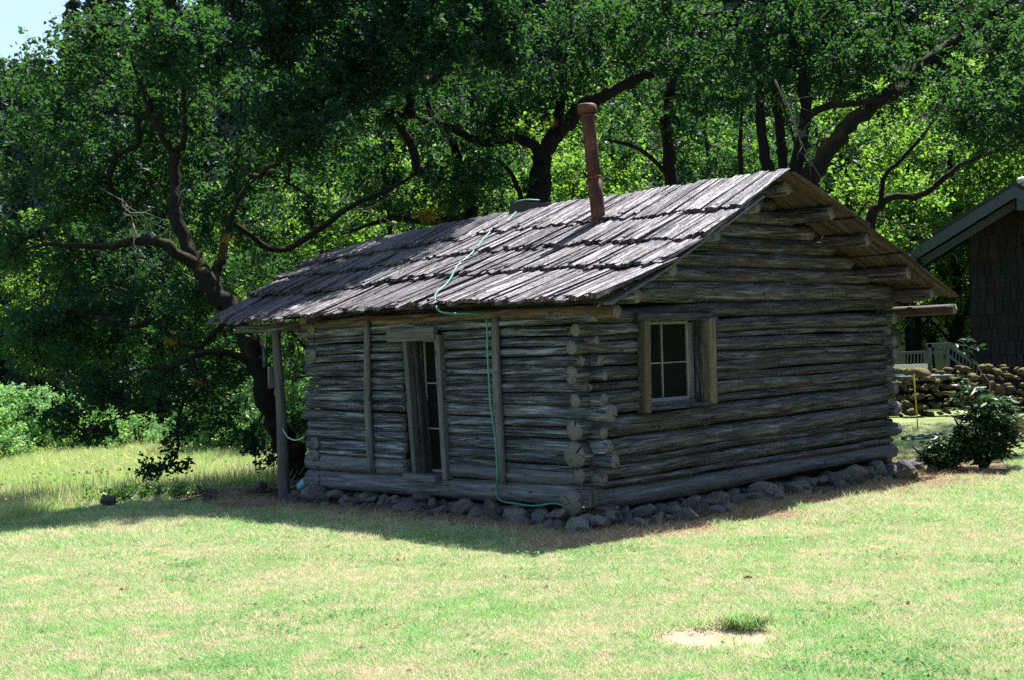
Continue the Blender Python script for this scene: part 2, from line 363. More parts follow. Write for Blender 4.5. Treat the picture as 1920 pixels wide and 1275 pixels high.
# ------------------------------------------------------------------ log builder
def frame(a):
    a = a / np.linalg.norm(a); up = np.array([0, 0, 1.0])
    if abs(a[2]) > 0.9: up = np.array([0, 1.0, 0])
    s = np.cross(a, up); s /= np.linalg.norm(s); return a, s, np.cross(s, a)
def log_geo(pts, rad, seed, seg=16, step=0.10, wob=0.10, capin=0.004, bow=0.01, tilt=0.06):
    """a weathered pole: stations with radii, uneven round section, end caps with end grain (slot 1)"""
    pts = np.asarray(pts, float); rad = np.asarray(rad, float)
    d = np.r_[0, np.cumsum(np.linalg.norm(np.diff(pts, axis=0), axis=1))]; L = d[-1]
    n = max(3, int(L / step) + 1); ss = np.linspace(0, L, n)
    a, s, t = frame(pts[-1] - pts[0])
    v, uv, f, fuv, mi = [], [], [], [], []
    ang = np.arange(seg) / seg * 2 * math.pi
    for i, q_ in enumerate(ss):
        c = np.array([np.interp(q_, d, pts[:, k]) for k in range(3)]); r = np.interp(q_, d, rad)
        c = c + (s * mn.noise((q_ * 0.7, seed, 0)) + t * mn.noise((q_ * 0.7, seed, 9))) * bow
        e = 0.0
        for j, th in enumerate(ang):
            co, si = math.cos(th), math.sin(th)
            k = 1 + wob * 1.5 * mn.noise((co * 1.1 + seed, si * 1.1, q_ * 0.9)) + wob * 1.1 * mn.noise((co * 3.2 + seed, si * 3.2, q_ * 1.5)) + wob * .5 * mn.noise((co * 2, si * 2 + seed, q_ * 6))
            if i in (0, n - 1):
                e = tilt * r * (mn.noise((co + seed * 2, si, 3)) * 2); k *= 0.965
            v.append(c + (s * co + t * si) * r * k + a * (e if i in (0, n - 1) else 0))
    for i in range(n - 1):
        for j in range(seg):
            j2 = (j + 1) % seg
            f.append((i * seg + j, i * seg + j2, (i + 1) * seg + j2, (i + 1) * seg + j)); mi.append(0)
            r = rad.mean(); fuv += [(ss[i], ang[j] * r), (ss[i], (ang[j] + 2 * math.pi / seg) * r), (ss[i + 1], (ang[j] + 2 * math.pi / seg) * r), (ss[i + 1], ang[j] * r)]
    for end, i in ((-1, 0), (1, n - 1)):
        base = np.array(v[i * seg:(i + 1) * seg]); c = base.mean(0); ci = len(v); v.append(c - a * end * capin)
        for j in range(seg):
            j2 = (j + 1) % seg
            tri = (i * seg + j2, i * seg + j, ci) if end < 0 else (i * seg + j, i * seg + j2, ci)
            f.append(tri); mi.append(1)
            for x in tri: q_ = np.array(v[x]) - c; fuv.append((q_ @ s, q_ @ t))
    return v, f, fuv, mi
_seed = [1]
def log(name, pts, rad, mat, parent, **k):
    _seed[0] += 7.31
    v, f, uv, mi = log_geo(pts, rad, _seed[0], **k)
    return obj(name, v, f, [mat, M_end], parent, uv, mi)
def box_geo(c, ax, ay, az, seed=0, j=0.0):
    """box with half axes ax, ay, az (vectors); jitter j"""
    c, ax, ay, az = [np.asarray(x, float) for x in (c, ax, ay, az)]
    r = np.random.RandomState(int(seed * 13) % 99991)
    v = [c + ax * i + ay * k + az * l + r.uniform(-j, j, 3) for i in (-1, 1) for k in (-1, 1) for l in (-1, 1)]
    f = [(0, 1, 3, 2), (4, 6, 7, 5), (0, 4, 5, 1), (2, 3, 7, 6), (0, 2, 6, 4), (1, 5, 7, 3)]
    la, lb, lc = [2 * np.linalg.norm(x) for x in (ax, ay, az)]
    # uv: the longest axis runs along u
    L = [la, lb, lc]; uv = []
    for fc in f:
        co = [((x >> 2) & 1, (x >> 1) & 1, x & 1) for x in fc]
        var = [i for i in range(3) if len(set(q_[i] for q_ in co)) > 1]
        var.sort(key=lambda i: -L[i])
        uv += [(q_[var[0]] * L[var[0]], q_[var[1]] * L[var[1]] + 0.3 * sum(fc)) for q_ in co]
    return v, f, uv
def board(name, c, ax, ay, az, mat, parent, j=0.003, bevel=0.004):
    _seed[0] += 1.7
    if np.dot(np.cross(ax, ay), az) < 0: az = -np.asarray(az, float)
    v, f, uv = box_geo(c, ax, ay, az, _seed[0], j)
    o = obj(name, v, f, mat, parent, uv, smooth=False)
    if bevel:
        b = o.modifiers.new('bevel', 'BEVEL'); b.width = bevel; b.segments = 1
    return o
def rod_path(pts, n=6):
    """Catmull-Rom through points"""
    pts = [np.asarray(p, float) for p in pts]; q_ = [2 * pts[0] - pts[1]] + pts + [2 * pts[-1] - pts[-2]]; out = []
    for i in range(1, len(q_) - 2):
        for k in range(n):
            t = k / n; a, b, c, d = q_[i - 1:i + 3]
            out.append(0.5 * ((2 * b) + (c - a) * t + (2 * a - 5 * b + 4 * c - d) * t * t + (3 * b - a - 3 * c + d) * t ** 3))
    out.append(pts[-1]); return np.array(out)
def tube_geo(path, rad, seg=8):
    path = np.asarray(path, float); n = len(path); rad = np.broadcast_to(rad, (n,)); v, f = [], []
    tg = np.gradient(path, axis=0); s0 = None
    for i in range(n):
        a = tg[i] / (np.linalg.norm(tg[i]) + 1e-9)
        if s0 is None: _, s0, _ = frame(a)
        s = s0 - a * (s0 @ a); s /= np.linalg.norm(s) + 1e-9; s0 = s; t = np.cross(a, s)
        for j in range(seg):
            th = 2 * math.pi * j / seg; v.append(path[i] + (s * math.cos(th) + t * math.sin(th)) * rad[i])
    for i in range(n - 1):
        for j in range(seg):
            j2 = (j + 1) % seg; f.append((i * seg + j, i * seg + j2, (i + 1) * seg + j2, (i + 1) * seg + j))
    f.append(tuple(range(seg))[::-1]); f.append(tuple(range((n - 1) * seg, n * seg)))
    return v, f

# ================================================================== LOG CABIN
cabin = empty('log_cabin', tuple(C0), 'old grey log cabin with a split-shake roof on a footing of loose stones', 'log cabin')
LEN, WID = 4.22, 5.88
# front (door side) logs: (top,bottom) pixel at x=600 and x=1070; extra length past the near corner
FL = [(615, 633, 591, 607, .10), (634, 645, 608, 628, -.06), (646, 667, 630, 647, .08), (667, 679, 648, 664, -.06), (680, 698, 665, 686, .10),
      (698, 708, 686, 700, -.07), (708, 724, 700, 715, .16), (724, 732, 715, 738, -.05), (732, 750, 739, 761, .14), (751, 767, 761, 788, .20),
      (768, 790, 788, 801, -.05), (790, 804, 801, 822, .13), (804, 823, 825, 849, .17), (823, 843, 850, 874, .24), (841, 850, 873, 887, -.04),
      (848, 884, 885, 912, .10), (884, 916, 910, 952, -.02)]
WIN_F = (2.04, 2.60)      # tall window opening along the front wall
WIN_G = (0.90, 1.90)      # window opening along the gable wall
def solid_log(axis, a0, z0, r0, a1, z1, r1, mat, gaps=(), proud=0.0, **k):
    """one log of a wall, cut where an opening crosses it"""
    def pt(a):
        t = (a - a0) / (a1 - a0); z = z0 + (z1 - z0) * t; r = r0 + (r1 - r0) * t
        return (W(a, r * 0.92 - proud, z) if axis == 'u' else W(r * 0.92 - proud, a, z)), r
    segs = [(a0, a1)]
    for lo, hi, zl, zh in gaps:
        zz = (z0 + z1) / 2
        if zl < zz < zh:
            ns = []
            for s0, s1 in segs:
                if s0 < lo < s1: ns += [(s0, lo), (hi, s1)]
                else: ns.append((s0, s1))
            segs = ns
    for s0, s1 in segs:
        p0, q0 = pt(s0); p1, q1 = pt(s1)
        if s0 < -.08 and s1 - s0 > .6:
            fl_ = rnd.uniform(.92, 1.16); pm, qm = pt(s0 + .30); log('log', [p0, pm, p1], [q0 * fl_, qm, q1], mat, cabin, **k)
        else: log('log', [p0, p1], [q0, q1], mat, cabin, **k)
gapF = [(WIN_F[0] - .03, WIN_F[1] + .04, 0.40, 1.93)]
gapG = [(WIN_G[0] - .06, WIN_G[1] + .03, 1.05, 1.96)]
uL, uR = FW(600, 760)[0], FW(1070, 760)[0]
for i, (a, b, c, d, ext) in enumerate(FL):
    zl0, zl1 = FW(600, b)[1], FW(600, a)[1]; zr0, zr1 = FW(1070, d)[1], FW(1070, c)[1]
    rl, rr = (zl1 - zl0) / 2 * .965, (zr1 - zr0) / 2 * .965
    sl_ = ((zl0 + zl1) - (zr0 + zr1)) / 2 / (uL - uR); cz = (zr0 + zr1) / 2
    e0 = -ext; e1 = LEN + rnd.choice([0.06, 0.12, 0.16, 0.02])
    z = lambda u_: cz + sl_ * (u_ - uR)
    bigend = 1.18 if ext > 0.12 else 1.0
    rr2 = rr * bigend
    solid_log('u', e0, z(e0), rr2 * (1.12 if i == 16 else 1), e1, z(e1), rl * (1.12 if i == 16 else 1), M_sill if i >= 15 else M_logF, gapF, rnd.uniform(-.012, .018), bow=0.02)
# plate log carried out to the porch post
pz = lambda x, y: FW(x, y)
log('plate_log', [W(-0.33, .06, 2.02), W(1.2, .05, 2.045), W(3.2, .05, 2.03), W(4.35, .05, 2.01)], [.065, .062, .065, .055], M_yel, cabin, bow=0.02)
log('plate_log', [W(4.33, .04, 2.02), W(5.62, .02, 2.01)], [.055, .048], M_logG, cabin, bow=0.01)  # darker wood on this stretch: the eave's shade put into its colour
# gable logs: (top,bottom) pixel at x=1180 and x=1650
GL = [(574, 604, 556, 583, -.02), (605, 627, 583, 611, .13), (627, 637, 611, 620, -.05), (636, 662, 620, 646, .16), (662, 684, 646, 656, .05),
      (684, 712, 655, 675, .17), (712, 728, 674, 690, -.04), (728, 757, 690, 709, .15), (757, 774, 709, 721, -.03), (775, 818, 721, 758, .14),
      (818, 864, 758, 787, .12), (858, 870, 787, 798, -.05), (867, 897, 797, 825, .10), (896, 908, 824, 835, -.06), (906, 952, 834, 863, .20)]
vA, vB = GW(1180, 760)[0], GW(1650, 700)[0]
for i, (a, b, c, d, ext) in enumerate(GL):
    z0 = (GW(1180, a)[1] + GW(1180, b)[1]) / 2; r0 = (GW(1180, a)[1] - GW(1180, b)[1]) / 2 * .965
    z1 = (GW(1650, c)[1] + GW(1650, d)[1]) / 2; r1 = (GW(1650, c)[1] - GW(1650, d)[1]) / 2 * .965
    sl_ = (z1 - z0) / (vB - vA); e1 = WID + rnd.choice([.04, .10, .18]) if r1 > .05 else WID - .05
    f_ = lambda v_: z0 + sl_ * (v_ - vA)
    solid_log('v', -ext, f_(-ext), r0, e1, f_(e1), r1, M_sill if i == 14 else M_logG, gapG, rnd.uniform(-.01, .02), bow=0.025)
# gable triangle logs
gy = [(566, 528.5), (528.5, 502), (502, 475.5), (475.5, 446.5), (446.5, 420.5), (420.5, 395), (395, 371)]
RV = 2.75                                     # ridge position
rF = lambda v_: 2.09 + (v_ + .45) / 3.2 * 1.36    # roof underside, near slope at the gable
rB = lambda v_: 3.45 - (v_ - RV) * 0.372
for yb, yt in gy:
    zb, zt = GW(1430, yb)[1], GW(1430, yt)[1]; zc = (zb + zt) / 2
    v0 = next((q_ for q_ in np.arange(-.45, 2.7, .02) if 2.09 + (q_ + .45) / 3.2 * 1.36 - .42 * ((q_ + .45) / 3.2) * (1 - (q_ + .45) / 3.2) > zt + .015), 2.6); v1 = RV + (3.45 - zc) / 0.372 - .10
    if v1 - v0 < 0.3: continue
    r = (zt - zb) / 2 * 1.07
    log('gable_log', [W(r - .01, v0, zc), W(r - .01, v1, zc + .01)], [r, r], M_logG, cabin, bow=0.01)
# corner posts hidden inside, dark backing added against light leaks and the two rear walls
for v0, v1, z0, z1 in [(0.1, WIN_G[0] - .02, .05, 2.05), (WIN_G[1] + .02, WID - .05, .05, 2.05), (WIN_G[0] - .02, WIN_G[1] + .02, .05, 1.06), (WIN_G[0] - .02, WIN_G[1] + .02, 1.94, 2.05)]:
    board('wall_light_stop', W(.20, (v0 + v1) / 2, (z0 + z1) / 2), uax * .02, vax * (v1 - v0) / 2, np.array([0, 0, (z1 - z0) / 2]), M_dark, cabin, 0, 0)
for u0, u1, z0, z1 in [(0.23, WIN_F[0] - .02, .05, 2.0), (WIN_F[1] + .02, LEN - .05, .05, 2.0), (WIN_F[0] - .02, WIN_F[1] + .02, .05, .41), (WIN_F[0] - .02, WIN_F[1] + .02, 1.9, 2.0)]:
    board('wall_light_stop', W((u0 + u1) / 2, .20, (z0 + z1) / 2), uax * (u1 - u0) / 2, vax * .02, np.array([0, 0, (z1 - z0) / 2]), M_dark, cabin, 0, 0)
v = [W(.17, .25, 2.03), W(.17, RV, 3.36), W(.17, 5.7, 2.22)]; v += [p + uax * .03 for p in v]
obj('gable_light_stop', v, [(0, 1, 2), (5, 4, 3), (0, 3, 4, 1), (1, 4, 5, 2), (2, 5, 3, 0)], M_dark, cabin, smooth=False)
for k in range(13):
    zz = .23 + k * .145
    ex = rnd.choice([-.12, -.08, -.04, .02])
    log('log', [W(LEN - .08, -ex, zz), W(LEN - .08, WID + .1, zz)], [.076, .076], M_logG, cabin, seg=10, step=.4)
    log('log', [W(rnd.choice([.04, .0, .05, -.08]), WID - .08, zz - .07), W(LEN + .1, WID - .08, zz - .07)], [.074, .07], M_logG, cabin, seg=10, step=.4)
for k in range(9):
    zz = 2.1 + k * .15; v0 = (zz + .08 - 2.09) / 1.36 * 3.2 - .35; v1 = RV + (3.37 - zz) / .372 - .1
    if v1 - v0 > .3: log('gable_log', [W(LEN - .08, v0, zz), W(LEN - .08, v1, zz)], [.077, .077], M_logG, cabin, seg=10, step=.4)
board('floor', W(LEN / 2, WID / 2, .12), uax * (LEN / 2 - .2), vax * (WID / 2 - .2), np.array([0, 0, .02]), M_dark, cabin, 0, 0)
# squared sill blocks at the near corner
board('corner_block', W(-.04, .10, .10), uax * .13, vax * .12, np.array([0, 0, .075]), M_logG, cabin, .01, .01)
board('corner_block', W(.02, -.10, .265), uax * .12, vax * .07, np.array([0, 0, .085]), M_logG, cabin, .012, .02)
# battens on the front wall
for (xa, ya, xb, yb, hw) in [(684, 603, 693, 886, .043), (926, 595, 938, 907, .048)]:
    u0, z0 = FW(xa, ya, .06); u1, z1 = FW(xb, yb, .06)
    log('batten_pole', [W(u0, -.035, z0), W((u0 + u1) / 2 + .008, -.04, (z0 + z1) / 2), W(u1, -.035, z1)], [hw * .82, hw, hw * 1.05], M_plank, cabin, seg=8, wob=.05)
log('post', [W(4.97, .16, -.1), W(4.95, .14, .9), W(4.93, .08, 1.99)], [.072, .063, .052], M_plank, cabin, seg=12, wob=.04)
o = board('tag_plate', W(5.03, .06, 1.42), uax * .02, vax * .035, np.array([0, 0, .13]), M_plank, cabin, 0, .002)
# ---- tall window on the front wall
zA = np.array([0, 0, 1.0])
tw = empty('tall_window', tuple(W(2.32, 0, .36))); del_ = None
tw.parent = cabin; tw.matrix_parent_inverse = WM[cabin].inverted(); tw.matrix_basis = WM[tw]
tw['label'] = 'narrow tall three-pane window set deep in plank jambs'
def slant(name, p0, p1, wdt, dep, mat, parent, wa=uax, da=vax):
    p0, p1 = np.array(p0, float), np.array(p1, float); ax = (p1 - p0) / 2
    return board(name, (p0 + p1) / 2, ax, wa * wdt / 2, da * dep / 2, mat, parent, .002, .004)
uj0, uj1 = FW(757, 642, .05), FW(776, 892, .05)
slant('jamb', W(uj0[0], .0, 1.85), W(uj1[0], .0, .36), .065, .10, M_plank, tw)
slant('jamb', W(uj0[0] - .075, .14, 1.85), W(uj1[0] - .075, .14, .38), .03, .24, M_logG, tw)
uk0, uk1 = FW(818, 642, .05), FW(833, 896, .05)
slant('jamb', W(uk0[0], -.0, 1.86), W(uk1[0], -.0, .345), .075, .10, M_plank, tw)
slant('header', W(2.79, -.04, 1.868), W(2.045, -.04, 1.868), .14, .06, M_plank, tw, zA, vax)
slant('sill', W(2.58, .06, .36), W(2.07, .06, .35), .07, .30, M_plank, tw, zA, vax)
us0 = 2.36
slant('sash', W(us0 + .09, .17, 1.80), W(us0 + .06, .17, .40), .045, .05, M_plank, tw)
slant('sash', W(us0 + .06, .15, 1.80), W(us0 + .03, .15, .40), .018, .03, M_sash, tw)
slant('sash', W(2.10, .15, 1.80), W(2.08, .15, .40), .05, .03, M_sash, tw)
slant('sash', W(2.44, .15, 1.80), W(2.08, .15, 1.80), .025, .03, M_sash, tw, zA)
slant('sash', W(2.44, .15, .41), W(2.08, .15, .41), .03, .03, M_sash, tw, zA)
for zz in (1.345, .86): slant('glazing_bar', W(2.42, .148, zz), W(2.10, .148, zz), .017, .03, M_sash, tw, zA)
for z0, z1 in ((.42, .853), (.867, 1.337), (1.353, 1.79)):
    board('pane', W(2.26, .155, (z0 + z1) / 2), uax * .155, vax * .002, zA * (z1 - z0) / 2, M_glass, tw, 0, 0)
# ---- gable window
gw = empty('square_window', tuple(W(0, 1.4, 1.05))); gw.parent = cabin; gw.matrix_parent_inverse = WM[cabin].inverted(); gw.matrix_basis = WM[gw]
gw['label'] = 'four-pane window in a plank frame with a weathered sill'
def g2(x, y, o=0.0): a, z = GW(x, y, o); return a, z
slant('jamb', W(-.02, g2(1204, 610)[0], 1.94), W(-.02, g2(1206, 768)[0], 1.02), .10, .10, M_jamb, gw, vax, uax)
slant('jamb', W(-.02, 1.945, 1.94), W(-.02, 1.935, 1.05), .12, .10, M_jamb, gw, vax, uax)
slant('jamb', W(.14, 1.87, 1.93), W(.14, 1.86, 1.06), .03, .24, M_logG, gw, vax, uax)
slant('header', W(-.035, .70, 1.965), W(-.035, 2.05, 1.965), .075, .07, M_logG, gw, zA, uax)
slant('sill', W(.04, .86, 1.055), W(.04, 1.90, 1.055), .035, .24, M_logF, gw, zA, uax)
fz0, fz1 = 1.115, 1.91
for a, b, wd in ((.915, .915, .026), (1.735, 1.735, .03), (1.30, 1.30, .016)):
    slant('sash' if wd > .018 else 'glazing_bar', W(.12, a, fz0), W(.12, b, fz1), wd, .03, M_sash, gw, vax, uax)
for zz, wd in ((fz0 + .01, .04), (fz1, .03), (1.50, .016)):
    slant('sash' if wd > .018 else 'glazing_bar', W(.118, .90, zz), W(.118, 1.75, zz), wd, .03, M_sash, gw, zA, uax)
slant('sash', W(.13, 1.79, fz0), W(.13, 1.79, fz1), .08, .05, M_plank, gw, vax, uax)
slant('sash', W(.11, .90, 1.085), W(.11, 1.83, 1.085), .05, .05, M_plank, gw, zA, uax)
for y0, y1 in ((.93, 1.289), (1.311, 1.718)):
    for z0, z1 in ((1.135, 1.489), (1.511, 1.895)):
        board('pane', W(.125, (y0 + y1) / 2, (z0 + z1) / 2), uax * .002, vax * (y1 - y0) / 2, zA * (z1 - z0) / 2, M_glass, gw, 0, 0)
# ---- roof surface
eavP = [(392, 605), (441, 610), (493, 608), (592, 599), (695, 588), (780, 581), (930, 573), (1115, 568)]
E_ = sorted(FW(x, y, .45) for x, y in eavP); EU, EZ = [a for a, b in E_], [b + .01 for a, b in E_]
ridP = [(560, 505), (600, 483), (640, 472), (700, 453), (780, 437), (850, 421), (948, 404), (1028, 388), (1105, 378), (1200, 365), (1300, 350), (1400, 335), (1490, 323)]
K_ = sorted(FW(x, y, -RV) for x, y in ridP); KU, KZ = [a for a, b in K_], [b for a, b in K_]
def RS(u_, t, lift=0.0):
    e = np.interp(u_, EU, EZ); k = np.interp(u_, KU, KZ)
    tt = min(max(t, 0), 1); sg = (.105 if u_ < 0 else .105 - .065 * min(1, u_ / 2.5)) * 4 * tt * (1 - tt)
    p = W(u_, -.45 + t * (RV + .45), e + (k - e) * t - sg)
    nrm = np.array([0, 0, .92]) - vax * .39
    return p + nrm * lift
# ---- purlins
GO = .45
for (x, y, r, dz, off) in [(1195, 555, .072, 0, .42), (1262, 506, .072, 0, .40), (1345, 440, .062, 0, .42), (1419, 388, .07, 0, .42), (1478, 350, .085, 0, .38),
                      (1560, 400, .078, 0, .52), (1627, 449, .078, 0, .52), (1703, 511, .08, 0, .52), (1748, 549, .07, 0, .5), (1790, 580, .065, 0, .5)]:
    a, z = GW(x, y, off)
    ends = [-off, 2.0, LEN + 1.2 if y < 500 and x < 1500 else LEN + .3]; zs = [z, z, z - .04]
    if x < 1500: zs = [min(q_, float(RS(e_, (a + .45) / 3.2)[2]) - r * 1.08 - .012) for q_, e_ in zip(zs, ends)]
    log('purlin', [W(e_, a, q_) for e_, q_ in zip(ends, zs)], [r, r * .96, r * .85], M_logF if x < 1500 else (M_under if y > 570 else M_logG), cabin, bow=.008, tilt=.15)
def RBk(u_, t, lift=0.0):
    k = np.interp(u_, KU, KZ); p = W(u_, RV + t * 3.7, k - t * 1.36 + .03 * math.sin(t * 3))
    return p + (np.array([0, 0, .94]) + vax * .35) * lift
roof = empty('roof', tuple(W(2, RV, 3.3))); roof.parent = cabin; roof.matrix_parent_inverse = WM[cabin].inverted(); roof.matrix_basis = WM[roof]
def shake_variant(i):
    r = random.Random(100 + i); n = 5; m_ = 4; v, f, uv = [], [], []
    prof = [r.uniform(.2, 1) for _ in range(m_ + 1)]; rag = [r.uniform(0, .035) for _ in range(m_ + 1)]
    for a in range(n):
        x = a / (n - 1)
        for b in range(m_ + 1):
            y = b / m_ - .5
            xx = x - (rag[b] if a == 0 else 0)
            z = (.5 + .5 * prof[b]) * (1 - .6 * x) + r.uniform(-.06, .06)
            v.append((xx, y + r.uniform(-.02, .02), z))
    for a in range(n):
        for b in (0, m_):
            v.append((v[a * (m_ + 1) + b][0], v[a * (m_ + 1) + b][1], -0.05))
    T = lambda a, b: a * (m_ + 1) + b
    Bm = lambda a, s_: n * (m_ + 1) + a * 2 + s_
    for a in range(n - 1):
        for b in range(m_): f.append((T(a, b), T(a + 1, b), T(a + 1, b + 1), T(a, b + 1)))
        f.append((Bm(a, 0), Bm(a + 1, 0), T(a + 1, 0), T(a, 0)))
        f.append((T(a, m_), T(a + 1, m_), Bm(a + 1, 1), Bm(a, 1)))
        f.append((Bm(a, 1), Bm(a + 1, 1), Bm(a + 1, 0), Bm(a, 0)))
    f.append(tuple([Bm(0, 0)] + [T(0, b) for b in range(m_ + 1)] + [Bm(0, 1)]))
    f.append(tuple([Bm(n - 1, 1)] + [T(n - 1, b) for b in range(m_, -1, -1)] + [Bm(n - 1, 0)]))
    v = np.array(v)
    for fc in f:
        for x in fc: uv.append((v[x][0] * .9, v[x][1] * .09 + v[x][2] * .02))
    return v, f, uv
SV = [shake_variant(i) for i in range(16)]
SVM = [mesh_of('shake', a, b, [M_shake], c, smooth=False) for a, b, c in SV]
SVB = [mesh_of('shake', a, b, [M_under], c, smooth=False) for a, b, c in SV]
shakes = []
def place_shake(p0, p1, wid, thk, uaxis, back=False):
    d = p1 - p0; L = np.linalg.norm(d); xa = d / L; yy = uaxis - xa * (uaxis @ xa); yy /= np.linalg.norm(yy)
    if np.cross(xa, yy)[2] < 0: yy = -yy
    za = np.cross(xa, yy); M4 = Matrix.Identity(4)
    for i in range(3): M4[i][0], M4[i][1], M4[i][2], M4[i][3] = xa[i] * L, yy[i] * wid, za[i] * thk, p0[i]
    shakes.append((float(np.linalg.norm(p0 - CAM)), M4, rnd.randrange(16), back))
courses = [(0.0, .30, .0), (.295, .52, .012), (.515, .735, .014), (.73, 1.0, .016)]
UEND = 5.42
def fan(s_, t):            # the shakes fan out towards the far left end, so the rake slants
    return s_ + 1.80 * max(t, 0) * max(0.0, (s_ - 3.0) / (UEND - 3.0))
for ci, (t0, t1, lf) in enumerate(courses):
    u_ = -.56
    while u_ < UEND:
        wd = rnd.choice([.05, .065, .085, .10, .13, .07, .16]); wd *= rnd.uniform(.85, 1.15); gf = 1 + (1.80 * t0 / (UEND - 3.0) if u_ > 3 else 0)
        sk = rnd.gauss(0, .012) + .02
        tt0 = t0 + rnd.gauss(0, .011); tt1 = t1 + .05 + rnd.uniform(0, .02)
        if ci == 3: tt1 = 1.0 + rnd.uniform(-.005, .012)
        uu = min(u_ + wd / 2, UEND)
        nrml = lf + rnd.uniform(0, .020)
        place_shake(RS(fan(uu, tt0) + sk, tt0, .022 + nrml), RS(fan(uu, tt1) - sk, tt1, nrml - .004 + (.01 if ci == 3 else 0)), wd * .92 * gf, rnd.uniform(.020, .055), uax)
        if rnd.random() < .22: place_shake(RS(fan(uu, tt0), tt0 + .02, .05 + nrml), RS(fan(uu, tt0 + .1), tt0 + rnd.uniform(.10, .2), .03 + nrml), wd * .7, .014, uax)
        u_ += wd * .96
for ci, (t0, t1) in enumerate([(1.0, .62), (.70, .34), (.42, 0.0)]):
    u_ = -.62
    while u_ < 6.6:
        wd = rnd.uniform(.11, .17) if u_ > -.3 else .2
        if not (ci == 2 and -.40 < u_ < -.28):
            place_shake(RBk(u_ + wd / 2, t0 + rnd.gauss(0, .012), .03 + rnd.uniform(0, .01)), RBk(u_ + wd / 2 + rnd.gauss(0, .01), t1, .0), wd * 1.02, .024, uax, u_ < .3)
        u_ += wd * .97
shakes.sort(key=lambda s_: s_[0] + (0 if not s_[3] else -3))
for dd, M4, k, back in shakes[:298]:
    link(bpy.data.objects.new('shake', (SVB if back else SVM)[k]), M4, roof)
v, f, uv = [], [], []; base = 0
for dd, M4, k, back in shakes[298:]:
    A = np.array(M4); q_ = SV[k][0] @ A[:3, :3].T + A[:3, 3]; v.append(q_)
    f += [tuple(x + base for x in fc) for fc in SV[k][1]]; o1, o2 = rnd.uniform(0, 9), rnd.uniform(0, 9)
    uv += [(a + o1, b + o2) for a, b in SV[k][2]]; base += len(q_)
tag(obj('far_shakes', np.concatenate(v), f, M_shake, roof, uv, smooth=False), kind='stuff')
# added thin boards under the shakes inside the walls keep the daylight out
v, f = [], []
us = np.linspace(.06, 5.3, 14); ts = (0.05, .5, .995)
for a in us:
    for t in ts: v.append(RS(a, t, -.012))
    for t in (.45, .96): v.append(RBk(a, t, -.012))
for i in range(len(us) - 1):
    b = i * 5; n_ = b + 5
    f += [(b, n_, n_ + 1, b + 1), (b + 1, n_ + 1, n_ + 2, b + 2), (b + 2, n_ + 2, n_ + 3, b + 3), (b + 3, n_ + 3, n_ + 4, b + 4)]
nv = len(v); v = [np.array(p) for p in v] + [np.array(p) - zA * .015 for p in v]
f += [tuple(x + nv for x in fc[::-1]) for fc in f]
obj('roof_light_stop', v, f, M_under, roof, [(0.1 * (k % 7), .3 * (k % 5)) for k in range(sum(len(x) for x in f))], smooth=False)
# rake trims seen under the near edge of the roof
for (xa, ya, xb, yb) in [(1140, 567, 1267, 488), (1214, 524, 1353, 419), (1330, 438, 1426, 367)]:
    a0, z0 = GW(xa, ya, .50); a1, z1 = GW(xb, yb, .50)
    p0, p1 = W(-.50, a0, z0 - .012), W(-.50, a1, z1 - .012)
    board('rake_strip', (p0 + p1) / 2, (p1 - p0) / 2, uax * .055, zA * .011, M_plank, roof, .003, .003)
# ridge hump: boxed vent under the hose
zr = lambda u_: float(np.interp(u_, KU, KZ))
v = []
for u_, h_ in ((3.42, .15), (2.80, .035)):
    for dv_, dz_ in ((-.17, -.06), (-.13, h_), (.13, h_), (.17, -.06)): v.append(W(u_, RV + dv_, zr(u_) + dz_))
obj('ridge_box', v, [(0, 1, 2, 3), (7, 6, 5, 4), (0, 4, 5, 1), (1, 5, 6, 2), (2, 6, 7, 3), (0, 3, 7, 4)], M_roofing, cabin, smooth=False)
# ---- stovepipe
pb = RS(1.33, .745, -.05); 
pu = FW(1127, 415, -1.92); top_p = onplane(1101, 205, C0 + vax * 1.92, vax); bot_p = onplane(1124, 425, C0 + vax * 1.92, vax)
pipe = empty('stovepipe', tuple(bot_p)); pipe.parent = cabin; pipe.matrix_parent_inverse = WM[cabin].inverted(); pipe.matrix_basis = WM[pipe]
axp = (top_p - bot_p); Lp_ = np.linalg.norm(axp); axp /= Lp_
def pipe_seg(name, s0, s1, r0, r1, ring=True):
    path = [bot_p + axp * s for s in np.linspace(s0, s1, 5)]; v, f = tube_geo(path, [r0 + (r1 - r0) * t for t in np.linspace(0, 1, 5)], 24)
    o = obj(name, v, f, M_rust, pipe); 
    try: o.data.polygons.foreach_set('use_smooth', [len(p.vertices) < 10 for p in o.data.polygons])
    except Exception: pass
    return o
pipe_seg('pipe_section', -.25, Lp_ * .42, .080, .080); pipe_seg('pipe_section', Lp_ * .41, Lp_, .0765, .0765)
pipe_seg('collar', Lp_ * .40, Lp_ * .425, .085, .085); pipe_seg('collar', Lp_ * .93, Lp_ * .945, .0805, .0805)
pipe_seg('flashing', -.14, .10, .125, .085)
v, f = [], []; rr_ = [(.078, -.05), (.108, -.045), (.112, .0), (.106, .045), (.09, .06), (.02, .07)]
for r_, h_ in rr_:
    for j in range(20):
        th = j / 20 * 2 * math.pi; v.append(top_p + axp * h_ + np.array([math.cos(th), math.sin(th), 0]) * r_)
for i in range(5):
    for j in range(20): f.append((i * 20 + j, i * 20 + (j + 1) % 20, (i + 1) * 20 + (j + 1) % 20, (i + 1) * 20 + j))
f.append(tuple(range(100, 120))); obj('cap', v, f, M_rust, pipe)
